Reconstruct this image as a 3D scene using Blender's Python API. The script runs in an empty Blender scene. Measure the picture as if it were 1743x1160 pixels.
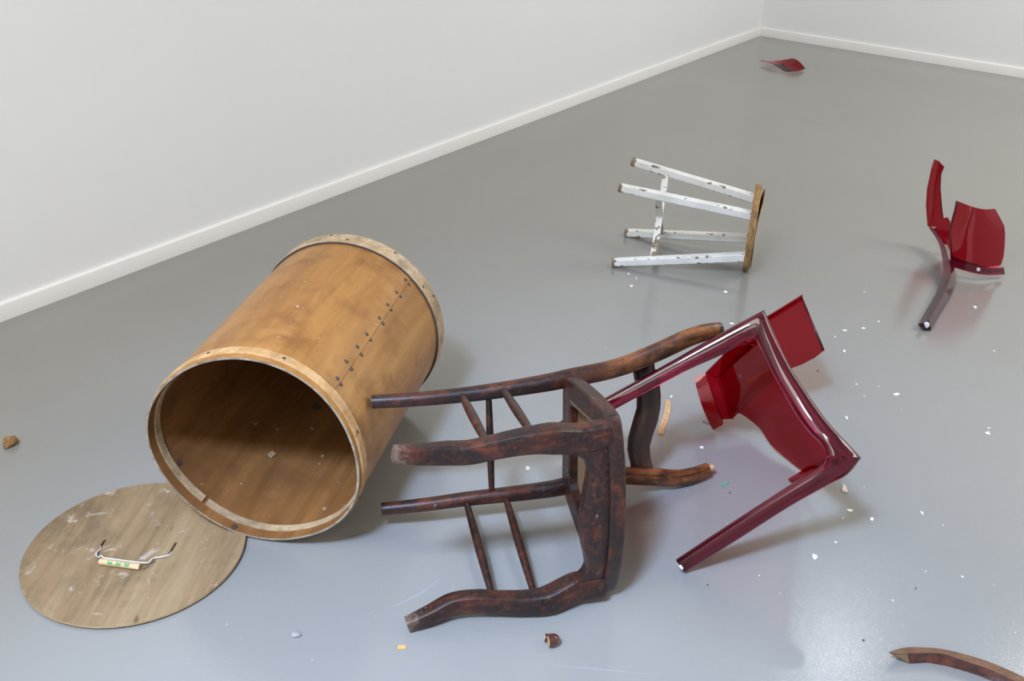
import bpy, bmesh, math, random
from mathutils import Vector, Matrix

# ---------------------------------------------------------------- camera, world, light, exposure
DRUM = {"c": [-0.5688, 1.787, 0.2526], "ax": [0.20412, 0.9789, 0.009], "sx": [-0.97894, 0.20413, 0.0], "uy": [-0.00184, -0.00881, 0.99996], "R": 0.24955000000000002, "Rf": 0.2542, "L": 0.65392}
RIV = [[2.365, 0.0766], [2.4193, 0.0737], [2.342, 0.1435], [2.4178, 0.14], [2.3445, 0.2127], [2.4178, 0.2053], [2.3463, 0.2758], [2.4056, 0.2727], [2.3534, 0.3623], [2.4154, 0.3603], [2.3431, 0.4312], [2.4015, 0.4288], [2.3415, 0.5021], [2.3997, 0.5047], [2.3422, 0.5758], [2.4026, 0.5758]]
SEAM = [[2.4026, 0.059], [2.3956, 0.3032], [2.3822, 0.6055]]
HRIV_FAR = [[1.3675, 0.6501], [1.5864, 0.6201], [2.0881, 0.644], [2.534, 0.6177], [2.6968, 0.6408]]
HRIV_NEAR = [[1.9156, 0.0371], [2.8098, 0.0357], [1.2061, 0.0061]]
CHIP_IN = [[-0.6123, 2.086, 0.0364], [-0.4872, 2.116, 0.0139]]
LID = {"c": [-0.8479, 1.7438, 0.0], "r": 0.2449}
LID_SLOTS = [[[-0.0788, 0.0255, 0.0155], [-0.0804, -0.0072, 0.0155]], [[0.0866, 0.0227, 0.0155], [0.0826, -0.0175, 0.0155]]]
ROLLER = [[-0.0591, -0.0582, 0.023], [0.0354, -0.0714, 0.023]]
STRING = [[-0.087, 0.0175, 0.008], [-0.0786, -0.0117, 0.016], [-0.0796, -0.0283, 0.02], [-0.0705, -0.0417, 0.02], [-0.0637, -0.0378, 0.022], [-0.053, -0.0499, 0.027], [-0.0232, -0.0602, 0.033], [0.0114, -0.0654, 0.033], [0.0415, -0.061, 0.026], [0.0491, -0.0542, 0.022], [0.0518, -0.0464, 0.022], [0.0553, -0.0381, 0.02], [0.0706, -0.0323, 0.019], [0.0844, -0.0225, 0.017], [0.0805, -0.0013, 0.008]]
WIRE = [[0.0357, -0.0723, 0.023], [0.0426, -0.0738, 0.022], [0.048, -0.0675, 0.02], [0.0507, -0.0558, 0.02], [0.0547, -0.0543, 0.024], [0.055, -0.0443, 0.022], [0.0581, -0.0474, 0.018], [0.0547, -0.0526, 0.019]]
WIRE2 = [[-0.0773, -0.0179, 0.018], [-0.0754, -0.036, 0.02], [-0.0657, -0.0504, 0.021], [-0.0585, -0.0582, 0.023]]
CHAIR_M = [[0.04356, -0.2754, 0.96034], [-0.04572, 0.9597, 0.27729], [-0.998, -0.05598, 0.02921]]
CHAIR_T = [-0.2638, 1.7204, 0.2134]
REAR = [[0.1461, 0.14, 0.0], [0.1441, 0.1257, 0.1], [0.1424, 0.1179, 0.2], [0.1445, 0.1107, 0.3], [0.1479, 0.1077, 0.4], [0.149, 0.1115, 0.45], [0.1489, 0.1158, 0.5], [0.1502, 0.1197, 0.55], [0.1563, 0.1228, 0.6], [0.1694, 0.124, 0.65], [0.1831, 0.1268, 0.7], [0.1978, 0.1302, 0.75], [0.2038, 0.138, 0.8], [0.2008, 0.1483, 0.8454]]
FRONT = [[0.2132, -0.1899, 0.0], [0.2008, -0.1871, 0.05], [0.1899, -0.1801, 0.1], [0.1875, -0.1875, 0.15], [0.1959, -0.1955, 0.2], [0.2033, -0.2036, 0.25], [0.2048, -0.2092, 0.3], [0.1953, -0.2051, 0.34], [0.188, -0.2017, 0.37], [0.1873, -0.2043, 0.3818]]
STOOL_M = [[-0.00852, 0.24471, 0.96956], [-0.00983, 0.96953, -0.24479], [-0.99992, -0.01161, -0.00585]]
STOOL_T = [0.4044, 3.5482, 0.1624]
STOOL_P = [0.1481, 0.1559, 0.0808, 0.0932, 0.4767, 0.1601]
RED_O = [[0.0749, 1.9712, 0.2073], [0.1271, 1.9808, 0.2399], [0.2388, 1.998, 0.3043], [0.386, 2.0226, 0.3935], [0.4716, 2.0374, 0.4467], [0.533, 2.0474, 0.4839], [0.5829, 2.055, 0.5132], [0.5922, 2.0308, 0.4947], [0.6019, 2.0062, 0.476], [0.6184, 1.9701, 0.4489], [0.6358, 1.9344, 0.4225], [0.6603, 1.8957, 0.3943], [0.6846, 1.8597, 0.3684], [0.7044, 1.8329, 0.3495], [0.7233, 1.8107, 0.3341], [0.7454, 1.7866, 0.3174], [0.7655, 1.768, 0.3048], [0.7413, 1.7575, 0.2692], [0.7025, 1.7552, 0.2393], [0.6306, 1.751, 0.1847], [0.526, 1.7393, 0.0969], [0.4118, 1.7264, 0.0034]]
RED_I = [[0.0913, 1.9578, 0.1831], [0.1422, 1.9646, 0.2108], [0.2578, 1.9833, 0.278], [0.409, 2.0082, 0.3675], [0.4962, 2.0184, 0.4124], [0.5507, 2.0271, 0.4472], [0.5681, 2.0181, 0.4466], [0.5736, 2.0016, 0.4419], [0.5805, 1.9817, 0.4317], [0.59, 1.9515, 0.4154], [0.6035, 1.9198, 0.396], [0.6229, 1.883, 0.3714], [0.6422, 1.8483, 0.3479], [0.6623, 1.8222, 0.3303], [0.6786, 1.8032, 0.3205], [0.6865, 1.7857, 0.3159], [0.6901, 1.7694, 0.3073], [0.6881, 1.7679, 0.288], [0.6732, 1.7716, 0.2689], [0.5999, 1.7638, 0.2078], [0.4987, 1.7529, 0.1216], [0.3895, 1.7398, 0.0275]]
RED_SEAT_T = [[0.5647, 2.0358, 0.4476], [0.5806, 2.018, 0.4361], [0.5968, 1.9887, 0.4141], [0.6269, 1.9457, 0.3779], [0.6685, 1.8927, 0.3338], [0.7097, 1.8353, 0.3025], [0.7262, 1.8052, 0.2893], [0.7235, 1.7869, 0.277]]
RED_SEAT_B = [[0.5837, 2.4013, 0.12], [0.599, 2.3448, 0.08], [0.6128, 2.2991, 0.05], [0.6361, 2.3238, 0.056], [0.6885, 2.2848, 0.035], [0.7103, 2.2131, 0.025], [0.7514, 2.1553, 0.012], [0.7753, 2.1176, 0.01]]
RED_SIDE = [[[0.5665, 2.0278, 0.4332], [0.5837, 2.4013, 0.12]], [[0.5339, 2.0471, 0.4371], [0.5468, 2.3999, 0.135]]]
RED_AP2 = [[[0.5837, 2.4013, 0.12], [0.599, 2.3448, 0.08], [0.6128, 2.2991, 0.05]], [[0.5487, 2.4084, 0.13], [0.5666, 2.3412, 0.085], [0.5853, 2.2916, 0.052]]]
RED_AP1 = [[[0.5487, 2.4084, 0.13], [0.5666, 2.3412, 0.085], [0.5853, 2.2916, 0.052], [0.5833, 2.2804, 0.04]], [[0.5174, 2.409, 0.115], [0.5352, 2.3556, 0.065], [0.5566, 2.3249, 0.025], [0.5712, 2.3084, 0.005]]]
RED_PANEL = [[0.587, 2.4036, 0.1226], [0.605, 2.4743, 0.1805], [0.6561, 2.5054, 0.217], [0.7329, 2.5286, 0.2539], [0.8283, 2.5578, 0.3], [0.8715, 2.4202, 0.2069], [0.8464, 2.4073, 0.1907], [0.8122, 2.3972, 0.1745], [0.7737, 2.3907, 0.1599], [0.7343, 2.3745, 0.1377], [0.6873, 2.3441, 0.1029], [0.6406, 2.3127, 0.0673], [0.6146, 2.3015, 0.0523]]
RED_PN = [-0.1972, -0.5914, 0.7819]
RED_TAB = [[0.7256, 2.077, 0.012], [0.7715, 2.1091, 0.02], [0.8237, 2.0477, 0.12], [0.8153, 2.03, 0.1], [0.7328, 2.0727, 0.008]]
R2_L = [[1.3595, 2.9515, 0.022], [1.4257, 3.0597, 0.024], [1.499, 3.1806, 0.03], [1.5625, 3.3003, 0.04], [1.6008, 3.3997, 0.05], [1.6302, 3.5205, 0.065], [1.6368, 3.5891, 0.075], [1.6341, 3.6657, 0.085]]
R2_R = [[1.4059, 2.9468, 0.006], [1.4827, 3.0723, 0.008], [1.5755, 3.2222, 0.012], [1.643, 3.3584, 0.02], [1.6597, 3.4475, 0.035], [1.6795, 3.5585, 0.05], [1.6787, 3.6157, 0.065], [1.6613, 3.6799, 0.08]]
R2_T = [[1.3947, 2.9568, 0.036], [1.4683, 3.0757, 0.04], [1.5424, 3.199, 0.048], [1.5923, 3.2986, 0.056], [1.6145, 3.3805, 0.064], [1.64, 3.4983, 0.075], [1.642, 3.566, 0.085], [1.6404, 3.6553, 0.092]]
R2_SEAT = [[1.6437, 3.4306, 0.0567], [1.6106, 3.4354, 0.1686], [1.6112, 3.4353, 0.2522], [1.6092, 3.4356, 0.2845], [1.6346, 3.4319, 0.2742], [1.6631, 3.4277, 0.2653], [1.7037, 3.4218, 0.2655], [1.7439, 3.4159, 0.2664], [1.7703, 3.4121, 0.2314], [1.797, 3.4082, 0.1904], [1.8037, 3.4072, 0.1466], [1.8184, 3.405, 0.0907], [1.8081, 3.4066, 0.0801], [1.8169, 3.4053, 0.0473]]
R2_SN = [-0.1445, -0.9895, 0.0]
R2_RIM = [[1.6389, 3.4313, 0.0683], [1.8308, 3.4032, 0.0415], [1.8388, 3.4021, 0.018], [1.6476, 3.43, 0.0304]]
R2_PLUG = [1.7307, 3.4179, 0.0423]
R2_STRIP = [[1.6306, 3.6638, 0.0906], [1.6062, 3.6678, 0.1747], [1.5973, 3.6736, 0.2411], [1.5992, 3.684, 0.3235], [1.6041, 3.6891, 0.3561], [1.6195, 3.6922, 0.3503], [1.6183, 3.6849, 0.2918], [1.6224, 3.6791, 0.2353], [1.6313, 3.6742, 0.1755], [1.6443, 3.6707, 0.1189], [1.6528, 3.6692, 0.0891]]
R2_FACE = [[1.6446, 3.651, 0.0964], [1.639, 3.6587, 0.1236], [1.6242, 3.6833, 0.2338], [1.622, 3.6979, 0.3485], [1.6402, 3.6809, 0.3325], [1.6357, 3.6809, 0.2985], [1.6425, 3.6692, 0.2442], [1.6554, 3.6518, 0.1849], [1.6669, 3.637, 0.1379], [1.6569, 3.641, 0.0985]]
R2_LINK = [[1.6458, 3.6493, 0.0897], [1.6583, 3.6402, 0.1013], [1.6669, 3.6369, 0.1374], [1.6789, 3.628, 0.1463], [1.6892, 3.6178, 0.1324], [1.6956, 3.6069, 0.0817], [1.705, 3.5915, 0.0139], [1.6886, 3.6069, 0.0291]]
R2_VN = [0.2409, -0.9636, 0.1156]
R2_VN2 = [-0.6379, -0.7654, 0.085]
SHARD = [[1.6079, 6.7288, 0.02], [1.7959, 6.6441, 0.06], [1.8677, 6.5732, 0.012], [1.7191, 6.5166, 0.008]]
CREST = [[[0.7908, 1.478, 0.028], [0.8197, 1.4887, 0.028], [0.8472, 1.493, 0.028], [0.891, 1.4915, 0.028], [0.9237, 1.4849, 0.028], [0.9623, 1.4713, 0.028], [0.9981, 1.4533, 0.028], [1.0436, 1.421, 0.028], [1.0813, 1.383, 0.028], [1.1074, 1.3413, 0.028]], [[0.7912, 1.4772, 0.028], [0.8112, 1.4757, 0.028], [0.8353, 1.4758, 0.028], [0.878, 1.4775, 0.028], [0.9028, 1.4761, 0.028], [0.9325, 1.4623, 0.028], [0.9764, 1.4416, 0.028], [1.0213, 1.4101, 0.028], [1.0545, 1.3748, 0.028], [1.0752, 1.3331, 0.028]], [[0.7935, 1.4786, 0.025], [0.821, 1.4877, 0.0005], [0.8384, 1.4742, 0.0005], [0.8746, 1.4771, 0.0005], [0.8987, 1.4734, 0.0005], [0.9234, 1.4665, 0.0005], [0.9673, 1.4481, 0.0005], [1.0068, 1.4223, 0.0005], [1.0432, 1.3839, 0.0005], [1.0627, 1.3378, 0.0005]]]
BLOCK = [[0.1002, 1.4967, 0.0], [0.0894, 1.5093, 0.0]]
FLAKES = [[0.4246, 3.2284, 0.0075, 0.0123], [0.7617, 3.2024, 0.0096, 0.0148], [0.4232, 3.3304, 0.0044, 0.0077], [0.4495, 3.2953, 0.0033, 0.0076], [0.7399, 2.9596, 0.0121, 0.0087], [0.474, 2.4843, 0.0044, 0.0066], [0.374, 2.4201, 0.0043, 0.0047], [1.6318, 3.1403, 0.0085, 0.0126], [1.1816, 2.9549, 0.0071, 0.0067], [1.1137, 2.9353, 0.009, 0.0066], [1.0708, 2.7912, 0.0048, 0.0122], [1.1563, 2.5345, 0.0108, 0.0089], [1.5675, 2.8237, 0.0049, 0.0064], [1.2494, 3.0071, 0.0041, 0.0069], [1.0516, 2.5857, 0.0036, 0.0054], [1.1172, 2.5775, 0.0027, 0.0036], [1.269, 3.2354, 0.0033, 0.0051], [1.0684, 2.8875, 0.004, 0.0043], [1.0552, 2.5189, 0.0018, 0.0052], [1.3498, 2.3396, 0.0093, 0.0097], [1.3644, 2.3652, 0.006, 0.0033], [0.9683, 2.3969, 0.0026, 0.0097], [0.8571, 1.972, 0.0082, 0.0061], [0.9021, 1.9407, 0.0074, 0.0072], [1.0364, 1.9707, 0.003, 0.0087], [0.8308, 1.9408, 0.0022, 0.0036], [0.7885, 1.8486, 0.0036, 0.0045], [1.0722, 1.9239, 0.0018, 0.003], [0.5261, 2.2267, 0.0065, 0.0085], [0.7369, 2.2115, 0.0024, 0.0042], [0.7242, 1.7952, 0.0077, 0.0107], [0.5794, 1.7239, 0.002, 0.002], [1.0498, 1.741, 0.0027, 0.0027], [0.8628, 1.657, 0.002, 0.0019], [0.9711, 1.7552, 0.0017, 0.0027], [1.0977, 1.5705, 0.0016, 0.0024]]
OTHER = {"crumple": [-1.3217, 2.1458, 0.0], "stone": [-0.4323, 1.4998, 0.0], "tan": [-0.2093, 1.4763, -0.0], "chip": [0.0508, 2.1078, 0.0], "green": [0.5603, 2.0648, 0.0], "cream": [0.866, 2.06, 0.0], "splinter0": [0.464, 2.4599, 0.0], "splinter1": [0.4257, 2.282, 0.0], "nail0": [0.5492, 2.3531, 0.0], "nail1": [0.5719, 2.3394, 0.0], "brown0": [0.9528, 2.6602, 0.0], "brown1": [0.5671, 2.0284, 0.0], "brown2": [0.4566, 1.6871, 0.0], "brown3": [0.7613, 1.5345, 0.0], "brown4": [0.9276, 1.6974, 0.0]}
CORNER = [1.784, 7.643, 0.0]
WALLDIR = [[-0.58283, -0.8126], [0.8126, -0.58283]]
CAM = {"right": [0.99955, 0.014538, 0.026237], "up": [-0.029996, 0.484464, 0.874297], "back": [0.0, -0.87469, 0.484682], "lens": 34.8193}

scene = bpy.context.scene
COL = scene.collection

cam_data = bpy.data.cameras.new('camera')
cam_data.sensor_fit = 'HORIZONTAL'; cam_data.sensor_width = 36.0
cam_data.lens = CAM['lens']; cam_data.clip_start = 0.05; cam_data.clip_end = 60
camera = bpy.data.objects.new('camera', cam_data); COL.objects.link(camera)
r_, u_, b_ = (Vector(CAM[k]) for k in ('right', 'up', 'back'))
camera.matrix_world = Matrix(((r_.x, u_.x, b_.x, 0), (r_.y, u_.y, b_.y, 0), (r_.z, u_.z, b_.z, 1.55), (0, 0, 0, 1)))
scene.camera = camera

CO = Vector(CORNER); DU = Vector((*WALLDIR[0], 0)); DV = Vector((*WALLDIR[1], 0))
ROOM_U, ROOM_V, ROOM_H = 9.6, 7.5, 4.0
def room(u, v, z=0.0):
    return CO + DU*u + DV*v + Vector((0, 0, z))

world = bpy.data.worlds.new('world'); scene.world = world; world.use_nodes = True
world.node_tree.nodes['Background'].inputs['Color'].default_value = (0.9, 0.95, 1.0, 1)
world.node_tree.nodes['Background'].inputs['Strength'].default_value = 0.3

def area_light(name, loc, target, sx, sy, power, color):
    d = bpy.data.lights.new(name, 'AREA'); d.shape = 'RECTANGLE'; d.size = sx; d.size_y = sy
    d.energy = power; d.color = color
    o = bpy.data.objects.new(name, d); COL.objects.link(o)
    o.location = loc
    zax = (Vector(loc) - Vector(target)).normalized()
    xax = DV - zax*DV.dot(zax); xax.normalize()
    yax = zax.cross(xax)
    o.matrix_world = Matrix(((xax.x, yax.x, zax.x, loc[0]), (xax.y, yax.y, zax.y, loc[1]), (xax.z, yax.z, zax.z, loc[2]), (0, 0, 0, 1)))
    return o
# ceiling laylights near and far, a high window behind the viewer, and an added unseen blue spot for the near floor
pS = room(8.4, 1.7, ROOM_H - .02)
area_light('ceiling_lamp_near', pS, pS - Vector((0, 0, 1)), 2.0, 2.0, 100, (1.0, 0.99, 0.95))
pW = room(9.55, 3.4, 2.9)
area_light('window_daylight', pW, pW - DU, 2.6, 1.2, 42, (0.96, 0.98, 1.0))
pB = room(1.8, 4.6, ROOM_H - .02)
area_light('ceiling_lamp_far', pB, pB - Vector((0, 0, 1)), 3.0, 1.8, 170, (1.0, 0.98, 0.925))
rl_ = bpy.data.lights.new('added_cool_spot', 'SPOT'); rl_.energy = 1750; rl_.color = (0.455, 0.635, 1.0)  # added lamp, put in to cool and brighten the near floor
rl_.spot_size = math.radians(52); rl_.spot_blend = 1.0; rl_.shadow_soft_size = 0.3
rlo = bpy.data.objects.new('added_cool_spot', rl_); COL.objects.link(rlo); rlo.location = (-1.0, -0.5, 3.9)
rlo.rotation_euler = (Vector((0.3, 1.3, 0)) - rlo.location).to_track_quat('-Z', 'Y').to_euler()
sp = bpy.data.lights.new('spot_lamp', 'SPOT'); sp.energy = 12; sp.spot_size = math.radians(60); sp.spot_blend = 0.9
sp.shadow_soft_size = 0.06; sp.color = (0.93, 0.97, 1.0)
spo = bpy.data.objects.new('spot_lamp', sp); COL.objects.link(spo)
spo.location = (2.19, 4.74, 3.4)
spo.rotation_euler = (Vector((0.9, 1.6, 0)) - spo.location).to_track_quat('-Z', 'Y').to_euler()

scene.view_settings.view_transform = 'Standard'; scene.view_settings.look = 'None'
scene.view_settings.gamma = 1.0; scene.view_settings.use_curve_mapping = False
scene.view_settings.exposure = 0.0
scene.cycles.max_bounces = 12; scene.cycles.transparent_max_bounces = 16; scene.cycles.transmission_bounces = 10
scene.cycles.caustics_refractive = False; scene.cycles.caustics_reflective = False
scene.cycles.sample_clamp_indirect = 4.0

# ---------------------------------------------------------------- helpers
def lin(r, g, b):
    f = lambda c: (c/255/12.92) if c/255 <= 0.04045 else ((c/255 + 0.055)/1.055)**2.4
    return (f(r), f(g), f(b), 1.0)

def mesh_obj(name, verts, faces, material, parent=None, smooth=False, angle=None):
    me = bpy.data.meshes.new(name)
    me.from_pydata([tuple(v) for v in verts], [], faces); me.validate(); me.update()
    bm = bmesh.new(); bm.from_mesh(me)
    bmesh.ops.recalc_face_normals(bm, faces=bm.faces)
    if angle is not None:
        for f in bm.faces: f.smooth = True
        for e in bm.edges:
            if len(e.link_faces) == 2 and e.calc_face_angle(0) > math.radians(angle): e.smooth = False
    elif smooth:
        for f in bm.faces: f.smooth = True
    bm.to_mesh(me); bm.free()
    if material: me.materials.append(material)
    o = bpy.data.objects.new(name, me); COL.objects.link(o)
    if parent: o.parent = parent
    return o

def tag(o, label, cat, group=None):
    o['label'] = label; o['category'] = cat
    if group: o['group'] = group
    return o
def thing(name, label, cat, matrix=None, group=None):
    o = bpy.data.objects.new(name, None); COL.objects.link(o); o.empty_display_size = 0.05
    if matrix is not None: o.matrix_world = matrix
    return tag(o, label, cat, group)
def structure(o):
    o['kind'] = 'structure'; return o
def mat3(cols_rows, t):
    m = cols_rows
    return Matrix(((m[0][0], m[0][1], m[0][2], t[0]), (m[1][0], m[1][1], m[1][2], t[1]), (m[2][0], m[2][1], m[2][2], t[2]), (0, 0, 0, 1)))

def loft(rings, caps=True, closed_path=False):
    n = len(rings[0]); verts = [v for r in rings for v in r]; faces = []
    m = len(rings)
    for i in range(m if closed_path else m - 1):
        a, b = i*n, ((i + 1) % m)*n
        for j in range(n):
            k = (j + 1) % n
            faces.append((a + j, a + k, b + k, b + j))
    if caps and not closed_path:
        faces.append(tuple(range(n - 1, -1, -1))); faces.append(tuple(range((m - 1)*n, m*n)))
    return verts, faces

def smooth_path(pts, n):
    """Catmull-Rom through pts (any dimension)"""
    P = [tuple(p) for p in pts]; out = []
    m = len(P)
    for s in range(n):
        t = s*(m - 1)/(n - 1); i = min(int(t), m - 2); f = t - i
        p0 = P[max(i - 1, 0)]; p1 = P[i]; p2 = P[i + 1]; p3 = P[min(i + 2, m - 1)]
        out.append(tuple(0.5*((2*b) + (-a + c)*f + (2*a - 5*b + 4*c - d)*f*f + (-a + 3*b - 3*c + d)*f*f*f) for a, b, c, d in zip(p0, p1, p2, p3)))
    return out

def frames(path, ref):
    P = [Vector(p) for p in path]; out = []
    for i, p in enumerate(P):
        t = (P[min(i + 1, len(P) - 1)] - P[max(i - 1, 0)]).normalized()
        x = (Vector(ref) - t*t.dot(Vector(ref))).normalized()
        out.append((p, t, x, t.cross(x)))
    return out

def tube(path, radii, n=12, ref=(0, 0, 1), power=2.0, flat=(1, 1), groove=None):
    """swept rounded section; power>2 squares it; groove(i)->list of (angle,width,depth)"""
    rings = []
    for i, (p, t, x, y) in enumerate(frames(path, ref)):
        r = radii[i] if isinstance(radii, (list, tuple)) else radii
        rx, ry = (r if isinstance(r, (list, tuple)) else (r*flat[0], r*flat[1]))
        ring = []
        for j in range(n):
            a = 2*math.pi*j/n; c, s = math.cos(a), math.sin(a)
            k = (abs(c)**power + abs(s)**power)**(-1/power)
            if groove:
                for ga, gw, gd in groove(i):
                    d = (a - ga + math.pi) % (2*math.pi) - math.pi
                    k *= 1 - gd*math.exp(-(d/gw)**2)
            ring.append(p + x*(c*k*rx) + y*(s*k*ry))
        rings.append(ring)
    return loft(rings)

def merge(*vf):
    V, F = [], []
    for v, f in vf:
        o = len(V); V += list(v); F += [tuple(i + o for i in q) for q in f]
    return V, F

def sheet(grid, thick, nrm=None):
    """closed slab from a grid of points [row][col]"""
    R, C = len(grid), len(grid[0])
    G = [[Vector(p) for p in row] for row in grid]; top, bot = [], []
    for i in range(R):
        for j in range(C):
            if nrm is not None: n = Vector(nrm)
            else:
                du = G[i][min(j + 1, C - 1)] - G[i][max(j - 1, 0)]; dv = G[min(i + 1, R - 1)][j] - G[max(i - 1, 0)][j]
                n = du.cross(dv)
                n = n.normalized() if n.length > 1e-12 else Vector((0, 0, 1))
            top.append(G[i][j] + n*thick/2); bot.append(G[i][j] - n*thick/2)
    V = top + bot; o = R*C; F = []
    for i in range(R - 1):
        for j in range(C - 1):
            a, b, c, d = i*C + j, i*C + j + 1, (i + 1)*C + j + 1, (i + 1)*C + j
            F.append((a, b, c, d)); F.append((d + o, c + o, b + o, a + o))
    for j in range(C - 1):
        F.append((j + 1, j, j + o, j + 1 + o)); a = (R - 1)*C + j; F.append((a, a + 1, a + 1 + o, a + o))
    for i in range(R - 1):
        a, b = i*C, (i + 1)*C; F.append((a, b, b + o, a + o)); a, b = i*C + C - 1, (i + 1)*C + C - 1; F.append((b, a, a + o, b + o))
    return V, F

def slab_poly(poly, nrm, thick):
    n = Vector(nrm).normalized(); P = [Vector(p) for p in poly]; m = len(P)
    V = [p + n*thick/2 for p in P] + [p - n*thick/2 for p in P]
    F = [tuple(range(m)), tuple(range(2*m - 1, m - 1, -1))] + [(i, i + m, (i + 1) % m + m, (i + 1) % m) for i in range(m)]
    return V, F

def interp_rows(top, bot, rows, cols):
    T = smooth_path(top, cols) ; B = smooth_path(bot, cols)
    return [[tuple(a + (b - a)*r/(rows - 1) for a, b in zip(T[c], B[c])) for c in range(cols)] for r in range(rows)]

def box(cx, cy, cz, sx, sy, sz):
    V = [(cx + dx*sx/2, cy + dy*sy/2, cz + dz*sz/2) for dz in (-1, 1) for dy in (-1, 1) for dx in (-1, 1)]
    return V, [(0, 2, 3, 1), (4, 5, 7, 6), (0, 1, 5, 4), (2, 6, 7, 3), (0, 4, 6, 2), (1, 3, 7, 5)]

# ---------------------------------------------------------------- materials
class NT:
    def __init__(s, name):
        s.m = bpy.data.materials.new(name); s.m.use_nodes = True
        s.t = s.m.node_tree; s.t.nodes.clear(); s.out = s.t.nodes.new('ShaderNodeOutputMaterial')
    def n(s, kind, **kw):
        nd = s.t.nodes.new('ShaderNode' + kind)
        for k, v in kw.items(): setattr(nd, k, v)
        return nd
    def l(s, a, b): s.t.links.new(a, b)
    def coord(s, scale=(1, 1, 1), loc=(0, 0, 0), out='Object'):
        tc = s.n('TexCoord'); mp = s.n('Mapping'); mp.inputs['Scale'].default_value = scale; mp.inputs['Location'].default_value = loc
        s.l(tc.outputs[out], mp.inputs['Vector']); return mp.outputs['Vector']
    def noise(s, vec, scale, detail=4, rough=0.55, dist=0.0):
        nd = s.n('TexNoise'); nd.inputs['Scale'].default_value = scale; nd.inputs['Detail'].default_value = detail
        nd.inputs['Roughness'].default_value = rough; nd.inputs['Distortion'].default_value = dist
        s.l(vec, nd.inputs['Vector']); return nd.outputs['Fac']
    def ramp(s, fac, stops, interp='LINEAR'):
        nd = s.n('ValToRGB'); cr = nd.color_ramp; cr.interpolation = interp
        while len(cr.elements) < len(stops): cr.elements.new(0.5)
        for e, (p, c) in zip(cr.elements, stops):
            e.position = p; e.color = c if len(c) == 4 else (*c, 1)
        s.l(fac, nd.inputs['Fac']); return nd.outputs['Color']
    def mix(s, fac, a, b, mode='MIX'):
        nd = s.n('MixRGB', blend_type=mode)
        for sock, v in ((nd.inputs['Fac'], fac), (nd.inputs['Color1'], a), (nd.inputs['Color2'], b)):
            if isinstance(v, (int, float)): sock.default_value = v
            elif isinstance(v, tuple): sock.default_value = v
            else: s.l(v, sock)
        return nd.outputs['Color']
    def bump(s, h, strength, dist=0.001):
        nd = s.n('Bump'); nd.inputs['Strength'].default_value = strength; nd.inputs['Distance'].default_value = dist
        s.l(h, nd.inputs['Height']); return nd.outputs['Normal']
    def principled(s, color, rough=0.5, spec=0.5, normal=None, **kw):
        p = s.n('BsdfPrincipled')
        if isinstance(color, tuple): p.inputs['Base Color'].default_value = color
        else: s.l(color, p.inputs['Base Color'])
        if isinstance(rough, (int, float)): p.inputs['Roughness'].default_value = rough
        else: s.l(rough, p.inputs['Roughness'])
        p.inputs['Specular IOR Level'].default_value = spec
        if normal is not None: s.l(normal, p.inputs['Normal'])
        for k, v in kw.items(): p.inputs[k].default_value = v
        s.l(p.outputs[0], s.out.inputs['Surface']); return p
BW = lambda v: (v, v, v, 1)

def plain(name, rgb, rough=0.6, spec=0.4, var=0.08, scale=40):
    t = NT(name); v = t.coord(); n = t.noise(v, scale)
    c = lin(*rgb); d = tuple(x*(1 - var*3) for x in c[:3]) + (1,); e = tuple(min(1, x*(1 + var)) for x in c[:3]) + (1,)
    t.principled(t.ramp(n, [(0.3, d), (0.65, e)]), rough, spec); return t.m

def wood(name, dark, mid, light, stretch=(1, 1, 0.08), scale=30, rough=0.45, spec=0.45, stain=None, stain_amt=0.5, stain_scale=7, white=0.0, bump=0.25, white_scale=45, coat=0.0):
    t = NT(name); v = t.coord(stretch); v0 = t.coord()
    g = t.noise(v, scale, 6, 0.62, 0.6); g2 = t.noise(v, scale*4.3, 3, 0.6)
    c = t.ramp(g, [(0.28, lin(*dark)), (0.5, lin(*mid)), (0.74, lin(*light))])
    c = t.mix(0.35, c, t.ramp(g2, [(0.3, BW(0.55)), (0.7, BW(1.15))]), 'MULTIPLY')
    if stain:
        s = t.ramp(t.noise(v0, stain_scale, 5, 0.65, 0.3), [(0.5 - 0.02, BW(0)), (0.66, BW(stain_amt))])
        c = t.mix(s, c, lin(*stain))
    if white > 0:
        w = t.ramp(t.noise(v0, white_scale, 4, 0.7), [(0.70 - white*0.1, BW(0)), (0.74 - white*0.1, BW(0.55))])
        c = t.mix(w, c, lin(205, 200, 195))
    nm = t.bump(g2, bump, 0.0006)
    t.principled(c, rough, spec, nm, **({'Coat Weight': coat, 'Coat Roughness': 0.25} if coat else {})); return t.m

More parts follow.
